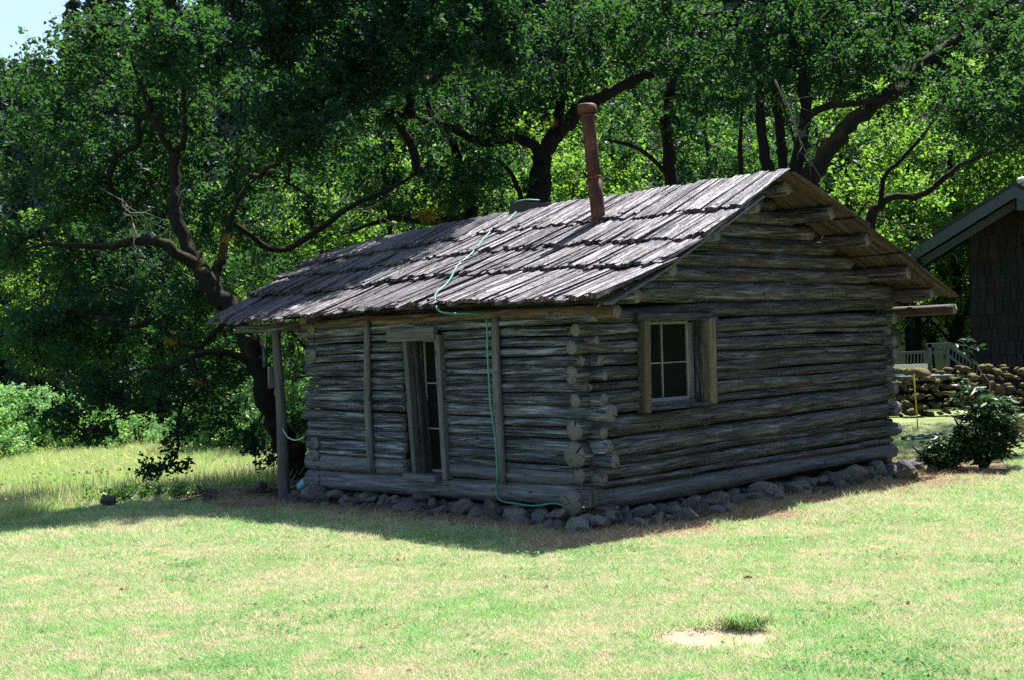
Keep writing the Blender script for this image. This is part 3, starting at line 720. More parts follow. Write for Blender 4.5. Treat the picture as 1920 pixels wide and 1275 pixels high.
# ---- foundation stones
def stone_variant(i, flat=.7):
    r = np.random.RandomState(500 + i)
    import bmesh
    bm = bmesh.new(); bmesh.ops.create_icosphere(bm, subdivisions=2, radius=1)
    pl = [(r.normal(size=3), r.uniform(.40, .80)) for _ in range(12)]
    for vv in bm.verts:
        p = np.array(vv.co)
        for n_, d_ in pl:
            n1 = n_ / np.linalg.norm(n_); s_ = p @ n1
            if s_ > d_: p = p - n1 * (s_ - d_) * .97
        p = p * (1 + .10 * mn.noise(Vector(p * 1.5) + Vector((i * 3, 0, 0)))); p[2] *= flat; vv.co = p
    me = bpy.data.meshes.new('stone'); bm.to_mesh(me); bm.free()
    return me
def stone_set(mat, smooth=True):
    out = []
    for i in range(8):
        me = stone_variant(i); me.materials.append(mat); me.polygons.foreach_set('use_smooth', [smooth] * len(me.polygons)); out.append(me)
    return out
ST_B, ST_M = stone_set(M_stone, False), stone_set(M_mossy, True)
def stone(name, loc, sc, parent, setm, tiltmax=.5):
    o = bpy.data.objects.new(name, rnd.choice(setm))
    rot = Matrix.Rotation(rnd.uniform(0, 6.28), 4, 'Z') @ Matrix.Rotation(rnd.uniform(-tiltmax, tiltmax), 4, 'X')
    s_ = Matrix.Diagonal((sc[0], sc[1], sc[2], 1))
    return link(o, Matrix.Translation(Vector(loc)) @ rot @ s_, parent)
foot = empty('stone_footing', tuple(C0)); foot.parent = cabin; foot.matrix_parent_inverse = WM[cabin].inverted(); foot.matrix_basis = WM[foot]
s_ = -.15
while s_ < 4.5:
    big = rnd.choice([.07, .09, .11, .13, .16]) * rnd.uniform(.9, 1.1)
    stone('stone', W(s_, -.05 - big * .7, .05 + rnd.uniform(-.02, .06)), (big, big * rnd.uniform(.7, 1), big * rnd.uniform(.9, 1.3)), foot, ST_B)
    if rnd.random() < .75:
        b2 = rnd.uniform(.06, .12); stone('stone', W(s_ + rnd.uniform(-.05, .05), -.02 - b2 * 2.2 - rnd.uniform(.02, .12), b2 * .3 - .01), (b2, b2 * .8, b2), foot, ST_B)
    stone('stone', W(s_, .08, .07), (.11, .11, .11), foot, ST_B)
    s_ += big * 1.45
for s_, of, z_, b in [(2.22, -.13, .17, .12), (2.35, -.32, .06, .14), (-.25, -.18, .07, .12), (-.18, -.42, .05, .15), (2.9, -.35, .04, .09)]:
    stone('stone', W(s_, of, z_), (b, b * .8, b), foot, ST_B)
s_ = .1
while s_ < 6.1:
    big = rnd.uniform(.11, .22) * (.65 + .35 * min(1, s_ / 1.5))
    stone('stone', W(-.04 - big * .6, s_, .03 + rnd.uniform(0, .04)), (big, big * rnd.uniform(.7, 1), big * rnd.uniform(.8, 1.1)), foot, ST_B)
    if rnd.random() < .6:
        b2 = rnd.uniform(.08, .15); stone('stone', W(-.16 - b2 * 2.0 - rnd.uniform(0, .12), s_ + .06, b2 * .3), (b2, b2 * .8, b2 * .8), foot, ST_B)
    stone('stone', W(.08, s_, .05), (.13, .13, .10), foot, ST_B)
    s_ += big * 1.5
pale = empty('loose_stones', tuple(W(-.3, 6.2, 0)), None, None)
for (x, y, r) in [(1685, 893, .13), (1702, 890, .12), (1716, 895, .10), (1670, 880, .12), (1727, 899, .07)]:
    p = gnd(x, y, .03); q_ = stone('stone', p, (r, r * .8, r * .8), pale, ST_M)
tag(pale, 'small heap of pale rounded stones in sun at the right foot of the cabin', 'stone pile')

# ================================================================== HOSE
hp = []
hp.append(W(3.13, RV + .10, zr(3.13) + .12)); hp.append(W(3.24, RV - .04, zr(3.24) + .135)); hp.append(W(3.33, RV - .14, zr(3.33) + .11))
for x, y in [(975, 398), (958, 420), (945, 433), (920, 447), (905, 462), (893, 478), (880, 492), (862, 507), (852, 520), (848, 530), (838, 545), (820, 562), (816, 572)]:
    # point on the roof plane
    best = min(((abs((p := onplane(x, y, C0 + vax * (-.45 + t * 3.2), vax))[2] - RS(float((p - C0) @ uax), t)[2]), t) for t in np.linspace(-.02, 1, 160)))
    p = onplane(x, y, C0 + vax * (-.45 + best[1] * 3.2), vax); hp.append(p + np.array([0, 0, .075]))
for x, y, o in [(822, 582, .52), (850, 588, .45), (885, 588, .3), (908, 594, .16)]: hp.append(onplane(x, y, C0 - vax * o, vax))
for x, y in [(913, 610), (914, 660), (917, 710), (920, 760), (926, 800), (930, 840), (932, 880), (933, 900)]: hp.append(onplane(x, y, C0 - vax * .085, vax))
for x, y, o in [(931, 915, .05), (932, 930, .05), (942, 940, .06), (965, 944, .07), (990, 948, .08), (1010, 948, .08), (1040, 944, .08), (1065, 950, .10), (1092, 951, .16)]: hp.append(onplane(x, y, C0 - vax * o, vax))
v, f = tube_geo(rod_path(hp, 6), .011, 8)
hose = empty('garden_hose', tuple(hp[-1]), 'teal garden hose draped over the shake roof and down a wall batten', 'garden hose')
obj('hose', v, f, M_hose, hose)
a, b = hp[-1], hp[-1] + (hp[-1] - hp[-2]) / np.linalg.norm(hp[-1] - hp[-2]) * .045
v, f = tube_geo([a, a * .5 + b * .5, b], [.017, .019, .017], 10); obj('coupling', v, f, plain('brass', (.6, .5, .3), .3, .5, .8), hose)

# ================================================================== VEGETATION TOOLS
def leaves_arrays(cent, nrm_bias, size, nleaf_var=.5, aspect=.62, fold=.25, fixed_dir=None):
    """one folded four-cornered leaf per centre -> verts, loops(tris)"""
    n = len(cent)
    nr = rs.normal(size=(n, 3)); nr[:, 2] = np.abs(nr[:, 2]) * 1.0 + nrm_bias; nr /= np.linalg.norm(nr, axis=1)[:, None]
    d = rs.normal(size=(n, 3)) if fixed_dir is None else fixed_dir + rs.normal(size=(n, 3)) * .35
    d -= nr * np.sum(d * nr, 1)[:, None]; d /= np.linalg.norm(d, axis=1)[:, None]
    s = np.cross(nr, d); L = size * (1 + rs.uniform(-nleaf_var, nleaf_var * 1.25, n))[:, None]; wd = L * aspect * .5
    a = cent - d * L * .5; b = cent + d * L * .5; mid = cent + d * L * .08
    l = mid + s * wd + nr * wd * fold; r = mid - s * wd + nr * wd * fold
    v = np.stack([a, r, b, l], 1).reshape(-1, 3)
    i = np.arange(n)[:, None] * 4
    lo = (i + np.array([[0, 1, 2, 0, 2, 3]])).ravel()
    return v, lo
def sprays(cl, rad, nsp, nlf, size, droop=-.15, squash=.75, slen=1.0):
    """leaf centres on short sprays round each clump centre"""
    n = len(cl) * nsp
    c = np.repeat(cl, nsp, 0); r_ = np.repeat(rad, nsp)[:, None]
    off = rs.normal(size=(n, 3)); off /= np.linalg.norm(off, axis=1)[:, None]; off *= rs.uniform(0.1, 1, (n, 1)) ** .6 * r_; off[:, 2] *= squash
    d = rs.normal(size=(n, 3)) + off / (r_ + 1e-6) * .9; d[:, 2] += droop; d /= np.linalg.norm(d, axis=1)[:, None]
    L = rs.uniform(.12, .30, (n, 1)) * (np.repeat(np.broadcast_to(slen, (len(cl),)), nsp)[:, None])
    t = rs.uniform(0, 1, (n, nlf, 1)); p = (c + off)[:, None, :] + d[:, None, :] * L[:, None, :] * t + rs.normal(size=(n, nlf, 3)) * size * .55
    return p.reshape(-1, 3)
def skeleton(limbs, clumps, jitter=.10):
    """limbs: list of (points, radii). Grow a branch to every clump from the nearest wood. returns tubes"""
    nodes, parent, fixr = [], [], []
    for pts, rr in limbs:
        path = rod_path(pts, 5); rad = np.interp(np.linspace(0, 1, len(path)), np.linspace(0, 1, len(rr)), rr)
        st = None
        for p, r_ in zip(path, rad):
            nodes.append(p); parent.append(st); fixr.append(r_); st = len(nodes) - 1
    nfix = len(nodes); arr = np.zeros((nfix + len(clumps) * 14 + 10, 3)); arr[:nfix] = nodes; cnt = nfix
    allp = arr[:nfix].copy()
    dist = np.array([np.min(np.linalg.norm(allp - c, axis=1)) for c in clumps]) if len(clumps) else []
    for k in np.argsort(dist):
        c = clumps[k]; dd = np.linalg.norm(arr[:cnt] - c, axis=1); j = int(np.argmin(dd)); L = dd[j]
        n = int(min(10, max(2, L / .22))); p0 = arr[j].copy(); last = j
        side = rs.normal(size=3) * L * .16
        for i in range(1, n + 1):
            t = i / n; p = p0 + (c - p0) * t + side * math.sin(math.pi * t) + rs.normal(size=3) * jitter * .3 * (1 if i < n else 0)
            arr[cnt] = p; parent.append(last); fixr.append(0); last = cnt; cnt += 1
    load = np.zeros(cnt); kids = np.zeros(cnt, int)
    for i in range(nfix, cnt):
        if parent[i] is not None: kids[parent[i]] += 1
    for i in range(cnt - 1, nfix - 1, -1):
        if load[i] == 0: load[i] = .008 ** 2.1
        if parent[i] is not None: load[parent[i]] += load[i]
    rad = np.where(np.arange(cnt) < nfix, np.array(fixr[:cnt]), np.clip(load, 0, None) ** (1 / 2.1))
    V, Fq = [], []; base = 0
    segs = []
    for pts_i in [i for i in range(nfix)]: pass
    # fixed limbs as tubes
    i = 0; start = 0
    for pts, rr in limbs:
        n = len(rod_path(pts, 5)); path = arr[start:start + n].copy(); rd = rad[start:start + n]
        path[1:-1] += rs.normal(size=(n - 2, 3)) * rd[1:-1, None] * .16
        v, f = tube_geo(path, rd * (1 + rs.uniform(-.10, .12, n)), 9); V += list(v); Fq += [tuple(x + base for x in fc) for fc in f]; base += len(v); start += n
    # grown branches, edge by edge (three-sided to five-sided prisms)
    for i in range(nfix, cnt):
        p = parent[i]
        if p is None: continue
        a, b = arr[p], arr[i]; ra = min(rad[p] if p >= nfix else rad[i] * 1.25, rad[i] * 1.5); rb = rad[i]; d = b - a; L = np.linalg.norm(d)
        if L < 1e-5: continue
        _, s, t = frame(d); sg = 5 if rb > .02 else 3
        for q_, r_ in ((a, ra), (b, rb)):
            for k in range(sg):
                th = 2 * math.pi * k / sg; V.append(q_ + (s * math.cos(th) + t * math.sin(th)) * r_)
        for k in range(sg): k2 = (k + 1) % sg; Fq.append((base + k, base + k2, base + sg + k2, base + sg + k))
        base += 2 * sg
    return V, Fq
def ell(px, py, d, rx, ry, rd, n, shell=.35):
    """clump centres spread through an ellipsoid given where it stands in the photo"""
    c = P(px, py, d); k = d / F_PX; q_ = rs.normal(size=(n, 3)); q_ /= np.linalg.norm(q_, axis=1)[:, None]
    q_ *= (shell + (1 - shell) * rs.uniform(0, 1, (n, 1))) ** .6
    return c + q_ * np.array([rx * k, rd, ry * k])
def photo_tree(name, label, limbs_px, regions, nsp, nlf, lsize, crad, leafmt, barkmt=None, group=None, extra=None):
    limbs_px = [(pts, [q_ * (.84 if k_ == 0 else .74) for q_ in rr]) for k_, (pts, rr) in enumerate(limbs_px)]
    limbs = [([P(*p) for p in pts], list(rr[:-1]) + [min(rr[-1], .012)] if k_ else rr) for k_, (pts, rr) in enumerate(limbs_px)]
    base = limbs[0][0][0]
    T = empty(name, tuple(base), label, 'tree', group)
    cl = np.concatenate([ell(*r_[:7]) for r_ in regions]); crs = np.concatenate([np.full(r_[6], r_[7] if len(r_) > 7 else 1.0) for r_ in regions])
    V, Fq = skeleton(limbs, cl); obj('trunk', V, Fq, barkmt or M_bark, T)
    if len(cl):
        c = sprays(cl, rs.uniform(.6, 1.3, len(cl)) * crad * crs, nsp, nlf, lsize, slen=crs)
        c = c[rs.uniform(0, 1, len(c)) < np.repeat(np.clip(crs, 0, 1), len(c) // len(cl))]
        v, lo = leaves_arrays(c, .35, lsize); fast_obj('crown', v, lo, 3, leafmt, T)
    return T
def moss_tuft(parent, p, r, n=260, mat=None, hang=.6, name='moss'):
    d = rs.normal(size=(n, 3)); d[:, 2] -= hang; d /= np.linalg.norm(d, axis=1)[:, None]
    c = np.asarray(p) + rs.normal(size=(n, 3)) * r * np.array([.5, .5, .3])
    v, lo = leaves_arrays(c, 0, r * .45, .4, .12, .1, d * 3); tag(fast_obj(name, v, lo, 3, mat or M_moss, parent), kind='stuff')

# ================================================================== TREES placed from the photo
left_oak = photo_tree('oak_tree', 'leaning dark oak whose mossy trunk stands just beyond the porch post', [
    ([(578, 925, 18.8), (560, 880, 18.8), (535, 830, 18.8), (508, 765, 18.75), (488, 700, 18.7), (468, 640, 18.7), (440, 590, 18.7), (408, 552, 18.7), (385, 520, 18.7), (365, 480, 18.8), (333, 420, 18.9), (329, 361, 19), (326, 290, 19.1)], [.30, .24, .20, .18, .17, .17, .155, .145, .135, .125, .11, .09, .08]),
    ([(326, 290, 19.1), (301, 251, 19), (285, 215, 19), (271, 181, 18.9), (250, 120, 18.8), (240, 60, 18.8)], [.065, .055, .045, .03, .02]),
    ([(326, 290, 19.1), (346, 261, 19.2), (347, 201, 19.3), (338, 150, 19.3), (325, 110, 19.3), (300, 84, 19.3), (280, 30, 19.3)], [.065, .055, .045, .035, .02]),
    ([(375, 497, 18.8), (335, 478, 18.6), (305, 456, 18.5), (251, 452, 18.4), (200, 463, 18.3), (100, 457, 18.1), (30, 470, 18)], [.12, .10, .085, .07, .05, .03]),
    ([(410, 555, 18.7), (405, 515, 18.9), (415, 480, 19), (424, 440, 19.2), (440, 390, 19.3), (470, 330, 19.5)], [.11, .09, .08, .05, .03]),
    ([(480, 690, 18.7), (452, 671, 18.6), (425, 662, 18.5), (395, 660, 18.4), (358, 670, 18.3), (320, 690, 18.2), (280, 690, 18.1), (220, 700, 18)], [.085, .07, .065, .055, .045, .03, .02]),
    ([(358, 669, 18.3), (369, 714, 18.25), (345, 752, 18.2), (332, 800, 18.2), (335, 840, 18.2), (318, 872, 18.2), (290, 880, 18.2)], [.045, .04, .03, .022, .016, .01]),
    ([(430, 600, 18.7), (400, 625, 18.6), (372, 650, 18.5), (330, 640, 18.4), (290, 600, 18.3)], [.06, .05, .04, .03]),
    ([(440, 420, 19.3), (520, 470, 19.8), (600, 430, 20.2), (660, 385, 20.5), (740, 350, 20.8), (820, 300, 21)], [.05, .06, .06, .05, .03]),
    ([(350, 760, 18.2), (270, 770, 18.2), (180, 800, 18.2), (160, 815, 18.2)], [.02, .016, .01]),
    ([(500, 760, 18.75), (480, 800, 18.6), (455, 825, 18.5)], [.025, .015, .01]),
], [(170, 220, 20.6, 210, 160, 2.0, 85), (90, 420, 19.9, 170, 120, 1.7, 55), (300, 120, 20.8, 200, 130, 1.8, 50), (230, 330, 20.9, 170, 100, 1.6, 28),
    (430, 220, 20.8, 160, 170, 1.6, 40), (240, 600, 19.6, 200, 85, 1.4, 62), (130, 650, 19.3, 120, 90, 1.2, 30), (230, 725, 18.9, 120, 40, .7, 18),
    (110, 785, 18.6, 44, 32, .3, 7, .65), (175, 812, 18.5, 40, 16, .3, 5, .6), (350, 740, 18.4, 60, 34, .4, 10, .7), (275, 880, 18.2, 30, 10, .1, 4, .5), (322, 872, 18.2, 20, 8, .1, 2, .4), (352, 872, 18.2, 14, 5, .1, 1, .4), (328, 835, 18.2, 8, 22, .1, 2, .4), (345, 800, 18.2, 24, 20, .1, 3, .6),
    (340, 90, 17.3, 150, 60, .4, 26), (550, 210, 18.2, 80, 90, .4, 26), (590, 60, 18.6, 120, 100, .5, 38), (500, -80, 18.5, 180, 90, .6, 60), (350, -120, 18.9, 220, 80, .8, 26), (760, 70, 18.9, 140, 90, .6, 52), (890, 60, 19.7, 90, 90, .7, 42), (980, -150, 21, 90, 80, .7, 24), (660, 170, 18.8, 80, 60, .4, 14), (720, -110, 19.6, 200, 100, .9, 60), (880, -140, 20.0, 140, 110, .9, 64), (490, 385, 20.6, 130, 95, 1.4, 26), (468, 826, 18.5, 28, 14, .15, 4, .55), (492, 862, 18.5, 18, 8, .1, 2, .4), (560, 800, 19.3, 22, 30, .3, 4, .7), (415, 785, 18.9, 34, 18, .3, 4, .6),
    (690, 150, 21.2, 160, 140, 1.3, 34), (830, 90, 21.6, 130, 90, 1.2, 24), (420, 690, 19.2, 50, 60, .6, 10)],
    10, 14, .068, .27, M_oak)
moss_tuft(left_oak, P(322, 640, 18.4), .10); moss_tuft(left_oak, P(372, 716, 18.25), .09); moss_tuft(left_oak, P(424, 450, 19.1), .12)
mid_oak = photo_tree('oak_tree', 'spreading oak behind the roof whose long limb arches over the stovepipe', [
    ([(1018, 560, 24.5), (1015, 450, 24.5), (1012, 385, 24.5), (1010, 330, 24.5), (1022, 285, 24.5), (1045, 250, 24.4), (1075, 215, 24.3), (1105, 192, 24.2), (1150, 172, 24.1), (1200, 145, 24), (1240, 130, 24), (1280, 90, 24)], [.30, .27, .25, .22, .19, .17, .15, .14, .12, .10, .08, .05]),
    ([(1018, 290, 24.5), (990, 265, 24.4), (955, 258, 24.3), (925, 266, 24.2), (890, 263, 24.2), (850, 240, 24.1), (800, 228, 24), (760, 208, 24), (720, 212, 23.9), (670, 228, 23.8), (630, 250, 23.8)], [.13, .12, .11, .10, .09, .07, .06, .05, .03]),
    ([(1045, 250, 24.4), (1050, 200, 24.6), (1055, 130, 24.8), (1070, 60, 25), (1065, -20, 25)], [.14, .12, .09, .06, .04]),
    ([(884, 560, 24.8), (882, 420, 24.8), (876, 350, 24.8), (860, 300, 24.7), (845, 260, 24.6), (800, 190, 24.6), (790, 120, 24.6)], [.19, .17, .14, .11, .08, .05]),
    ([(985, 400, 24.3), (970, 350, 24.2), (945, 310, 24.1), (900, 290, 24)], [.07, .06, .05, .03]),
    ([(880, 400, 24.8), (840, 415, 24.2), (790, 415, 23.8), (740, 408, 23.6), (700, 420, 23.5), (640, 440, 23.4)], [.09, .09, .08, .06, .04]),
], [(800, 290, 24.4, 200, 70, 1.4, 46), (850, 180, 24.6, 190, 80, 1.5, 40), (1010, 90, 24.9, 190, 110, 1.6, 46), (770, 365, 23.8, 150, 38, .9, 24), (1120, 60, 24.6, 130, 80, 1.2, 24),
    (940, 330, 24.5, 90, 40, .7, 9), (1000, 210, 24.7, 120, 40, .8, 12), (650, 300, 23.9, 100, 60, .9, 14), (850, -120, 24.4, 260, 110, 2, 24), (1120, -130, 24.8, 180, 110, 2, 12)], 10, 14, .070, .31, M_oak)
moss_tuft(mid_oak, P(800, 405, 23.7), .20, 500); moss_tuft(mid_oak, P(828, 392, 23.7), .14, 300); moss_tuft(mid_oak, P(1035, 232, 24.2), .12); moss_tuft(mid_oak, P(706, 345, 23.2), .12, 120, M_lichen, 1.5, 'lichen')
moss_tuft(mid_oak, P(700, 335, 23.2), .10, 120, M_lichen, 1.2, 'lichen')
right_oak = photo_tree('oak_tree', 'many-stemmed dark oak rising behind the roof peak, one thick limb slanting right', [
    ([(1515, 560, 22.6), (1512, 430, 22.6), (1512, 350, 22.6), (1545, 290, 22.6), (1590, 235, 22.7), (1640, 195, 22.8), (1690, 160, 22.9), (1740, 112, 23), (1800, 70, 23.2), (1860, 30, 23.4), (1920, -20, 23.6)], [.24, .22, .20, .165, .155, .15, .13, .11, .09, .07, .04]),
    ([(1495, 560, 22.8), (1492, 340, 22.8), (1505, 250, 22.8), (1510, 190, 22.9), (1490, 100, 23), (1480, 0, 23), (1478, -60, 23)], [.17, .14, .125, .115, .10, .08]),
    ([(1440, 560, 23), (1440, 340, 23), (1428, 250, 23), (1424, 150, 23.1), (1422, 60, 23.2), (1420, -40, 23.2)], [.15, .125, .11, .10, .085, .07]),
    ([(1470, 560, 23.2), (1468, 330, 23.2), (1462, 230, 23.2), (1460, 150, 23.3), (1560, 20, 23.4), (1570, -40, 23.5)], [.13, .11, .10, .08, .06]),
    ([(1508, 225, 22.8), (1540, 202, 22.7), (1590, 194, 22.6), (1640, 190, 22.6), (1690, 178, 22.7)], [.09, .085, .075, .06, .05]),
    ([(1690, 160, 22.9), (1660, 110, 23), (1680, 50, 23.2), (1670, 0, 23.3), (1690, -40, 23.4)], [.06, .05, .04, .03]),
    ([(1500, 300, 22.7), (1470, 200, 22.3), (1455, 165, 22.2)], [.03, .02, .012]),
], [(1270, 60, 23.6, 140, 85, 1.3, 34), (1370, 150, 23.2, 120, 80, 1.1, 30), (1540, 70, 23.6, 180, 110, 1.4, 52), (1590, 140, 23.3, 110, 60, 1, 18), (1750, 150, 24, 160, 100, 1.5, 38),
    (1830, 50, 24.2, 130, 70, 1.3, 26), (1440, 60, 23.2, 110, 80, 1, 22), (1880, 220, 25, 90, 90, 1.2, 16), (1430, -120, 24, 220, 110, 1.6, 22), (1800, -110, 24.8, 220, 110, 1.8, 12), (1870, 110, 22.5, 110, 80, .7, 22), (1900, 20, 26.5, 160, 100, 1.2, 26), (1865, 200, 21.4, 110, 60, .6, 34), (1640, -120, 26, 240, 110, 1.5, 14)], 10, 14, .070, .31, M_oak)
for x, y in [(1468, 190), (1490, 225), (1500, 250), (1688, 130), (1690, 160)]: moss_tuft(right_oak, P(x, y, 22.3), .12, 90, M_lichen, 2.0, 'lichen')
back_oak = photo_tree('slender_tree', 'slim branching tree in the gap between the log cabin and the shingled house', [
    ([(1625, 600, 27), (1632, 420, 27), (1650, 385, 27), (1672, 368, 27), (1720, 368, 27), (1760, 345, 27), (1800, 310, 27), (1860, 285, 27.2), (1930, 262, 27.4)], [.14, .12, .09, .075, .065, .055, .04]),
    ([(1650, 385, 27), (1655, 345, 27), (1665, 320, 27), (1690, 300, 27), (1740, 240, 27), (1770, 180, 27)], [.07, .06, .05, .03]),
    ([(1590, 600, 28), (1588, 400, 28), (1590, 340, 28), (1575, 280, 28)], [.07, .06, .04])],
    [(1810, 225, 27.6, 110, 50, 1.2, 14), (1840, 150, 27.4, 150, 110, 1.1, 40), (1610, 340, 27.6, 50, 30, .8, 6)], 7, 10, .085, .4, M_maple)
tree4 = photo_tree('slender_tree', 'dark upright tree standing between the stovepipe and the roof peak', [
    ([(1262, 560, 25.5), (1260, 380, 25.5), (1255, 290, 25.5), (1250, 210, 25.5), (1262, 150, 25.6), (1255, 60, 25.8)], [.17, .15, .14, .12, .09, .05]),
    ([(1255, 330, 25.5), (1200, 280, 25.3), (1150, 265, 25.2), (1130, 262, 25.2)], [.06, .05, .04]),
    ([(1390, 560, 26.5), (1392, 380, 26.5), (1388, 270, 26.5), (1395, 150, 26.5)], [.09, .08, .06, .04])],
    [(1250, 140, 25.8, 100, 80, 1.1, 22), (1220, 250, 25.8, 60, 40, .8, 6)], 8, 11, .085, .42, M_oak)
def dead_branch(parent, pts, r):
    path = rod_path([P(*p) for p in pts], 5); V, Fq = tube_geo(path, np.linspace(r, .005, len(path)), 5); V = list(V); b_ = len(V)
    for k in range(16):
        a = path[rs.randint(2, len(path))]; d = rs.normal(size=3); d[2] -= .3; d /= np.linalg.norm(d); L = rs.uniform(.15, .5)
        tw = [a, a + d * L * .5 + rs.normal(size=3) * .03, a + d * L + rs.normal(size=3) * .05]; v2, f2 = tube_geo(tw, [.008, .005, .003], 3); V += list(v2); Fq += [tuple(x + b_ for x in fc) for fc in f2]; b_ += len(v2)
    obj('dead_branch', V, Fq, M_deadwood, parent)
M_deadwood = bark('lichened_dead_wood', (0.09, 0.085, 0.07), (0.26, 0.25, 0.22), 0.0)
dead_branch(mid_oak, [(655, 262, 22.9), (690, 222, 22.9), (730, 208, 22.9), (790, 215, 22.9), (850, 262, 23)], .018)
dead_branch(mid_oak, [(690, 480, 22.6), (740, 430, 22.6), (700, 400, 22.6), (650, 385, 22.6)], .014)
dead_branch(right_oak, [(1452, 150, 21.9), (1480, 205, 21.9), (1500, 262, 21.9), (1526, 312, 21.9)], .02)
dead_branch(right_oak, [(1800, 230, 22.3), (1760, 215, 22.3), (1700, 230, 22.3)], .014)
dead_branch(left_oak, [(250, 440, 18), (248, 412, 18), (236, 380, 18)], .012)
# ================================================================== generic trees (shared meshes) farther back
def broad_proto(seed, h, rad, ncl, nsp, nlf, ls, crad, trunk_r=.13, low=.25):
    rs.seed(seed)
    limbs = [([np.array([0, 0, -.3]), np.array([.1, .05, h * .3]), np.array([-.1, .1, h * .6]), np.array([.05, 0, h * .9])], [trunk_r, trunk_r * .8, trunk_r * .5, .02])]
    for k in range(4):
        a = rs.uniform(0, 6.28); z0 = h * rs.uniform(.15, .5); limbs.append(([np.array([0, 0, z0]), np.array([math.cos(a) * rad * .3, math.sin(a) * rad * .3, z0 + h * .12]), np.array([math.cos(a) * rad * .7, math.sin(a) * rad * .7, z0 + h * .22])], [trunk_r * .55, trunk_r * .35, .02]))
    q_ = rs.normal(size=(ncl, 3)); q_ /= np.linalg.norm(q_, axis=1)[:, None]; q_ *= rs.uniform(.25, 1, (ncl, 1)) ** .5
    cl = q_ * np.array([rad, rad, h * (1 - low) / 2]) + np.array([0, 0, h * (low + (1 - low) / 2)])
    V, Fq = skeleton(limbs, cl); tm = mesh_of('trunk', np.array(V), Fq, [M_bark])
    c = sprays(cl, rs.uniform(.6, 1.3, ncl) * crad, nsp, nlf, ls); v, lo = leaves_arrays(c, .35, ls)
    return tm, v, lo
def put_tree(name, proto, loc, rz, sc, label, cat, group, tnames=('trunk', 'crown')):
    T = empty(name, (0, 0, 0), label, cat, group); M4 = Matrix.Translation(Vector(loc)) @ Matrix.Rotation(rz, 4, 'Z') @ Matrix.Diagonal((sc[0], sc[0], sc[1], 1))
    T.location = loc; T.rotation_euler = (0, 0, rz); T.scale = (sc[0], sc[0], sc[1])
    for nm, me in zip(tnames, proto):
        o = bpy.data.objects.new(nm, me); COL.objects.link(o); o.parent = T
    return T
pA = broad_proto(11, 7.5, 2.4, 130, 10, 14, .092, .33)
pB = broad_proto(12, 8.5, 2.9, 150, 10, 14, .095, .36, low=.12)
mk = lambda pr, mat: (pr[0], fast_mesh('crown', pr[1], pr[2], 3, mat))
TA, TB = mk(pA, M_maple), mk(pB, M_maple); TAo, TBo = mk(pA, M_oak), mk(pB, M_oak)  # same crowns in lit and dark leaves, shade put into the dark colour
back = [(620, 34, TBo, .9, 'at the left end of the roof'), (745, 31, TB, .85, 'above the left half of the roof'), (930, 33, TAo, 1, 'behind the roof left of the ridge box'), (1085, 30.5, TA, .85, 'right behind the stovepipe'),
        (1180, 34, TB, 1, 'between the stovepipe and the middle of the ridge'), (1330, 31, TBo, .95, 'left of the many-stemmed oak'), (1545, 35, TB, 1, 'right of the roof peak'), (1720, 43.5, TA, 1.35, 'left of the shingled house gable'),
        (1800, 44.5, TB, 1.35, 'over the roof of the shingled house'), (1700, 47, TBo, .9, 'dimly seen behind the deck railing'), (1745, 50, TBo, .95, 'beyond the deck beside the shingled house'), (1790, 48, TAo, .9, 'close behind the shingled house wall'), (1970, 44, TA, 1.35, 'at the right edge of the picture'), (60, 47, TA, 1.0, 'at the left edge beyond the meadow bushes'), (240, 48, TBo, 1.0, 'behind the hanging oak branches'),
        (430, 47, TBo, 1.0, 'beyond the leaning oak trunk'), (540, 43, TB, 1.0, 'behind the porch post'), (1480, 36, TAo, 1.1, 'in shade behind the roof peak'), (1010, 38, TB, 1.1, 'deep behind the arching oak')]
for x, d, pr, s_, ds in back:
    X_ = (x - 960) / F_PX * d; put_tree('broadleaf_tree', pr, (X_, d, float(gz(X_, d)) - .05), rnd.uniform(0, 6.28), (s_, s_), ('bright' if pr in (TA, TB) else 'dark') + ' leafy tree ' + ds, 'tree', 'leafy trees behind the cabins')
for k_, (X_, Y_) in enumerate([(14, 2), (15, 6), (15, -3), (16, 10), (17, 14), (13, -8), (16, 18), (19, 4), (19, 12)]):
    put_tree('shade_tree', (TBo, TAo)[k_ % 2], (X_, Y_, -.1), k_ * 1.3, (1.25, 1.1), 'dark leafy tree of the grove around the lawn, outside the picture', 'tree', 'grove around the lawn outside the picture')
# bushes at the far edge of the meadow
def bush_proto(seed, h, rad, ncl, mat, ls=.085):
    rs.seed(seed); q_ = rs.normal(size=(ncl, 3)); q_ /= np.linalg.norm(q_, axis=1)[:, None]; q_ *= rs.uniform(.2, 1, (ncl, 1)) ** .5; q_[:, 2] = np.abs(q_[:, 2])
    cl = q_ * np.array([rad, rad, h * .92]) + np.array([0, 0, .1]); limbs = []
    for k in range(6):
        a = k + rs.uniform(0, 1); limbs.append(([np.array([0, 0, -.1]), np.array([math.cos(a) * rad * .2, math.sin(a) * rad * .2, h * .4]), np.array([math.cos(a) * rad * .45, math.sin(a) * rad * .45, h * .75])], [.03, .02, .01]))
    V, Fq = skeleton(limbs, cl); tm = mesh_of('stem', np.array(V), Fq, [M_bark]); c = sprays(cl, rs.uniform(.7, 1.2, ncl) * .26, 9, 11, ls, .1); v, lo = leaves_arrays(c, .35, ls)
    return tm, fast_mesh('foliage', v, lo, 3, mat)
BA, BB = bush_proto(21, 1.7, 1.1, 55, M_bush), bush_proto(22, 1.5, 1.3, 60, M_bush)
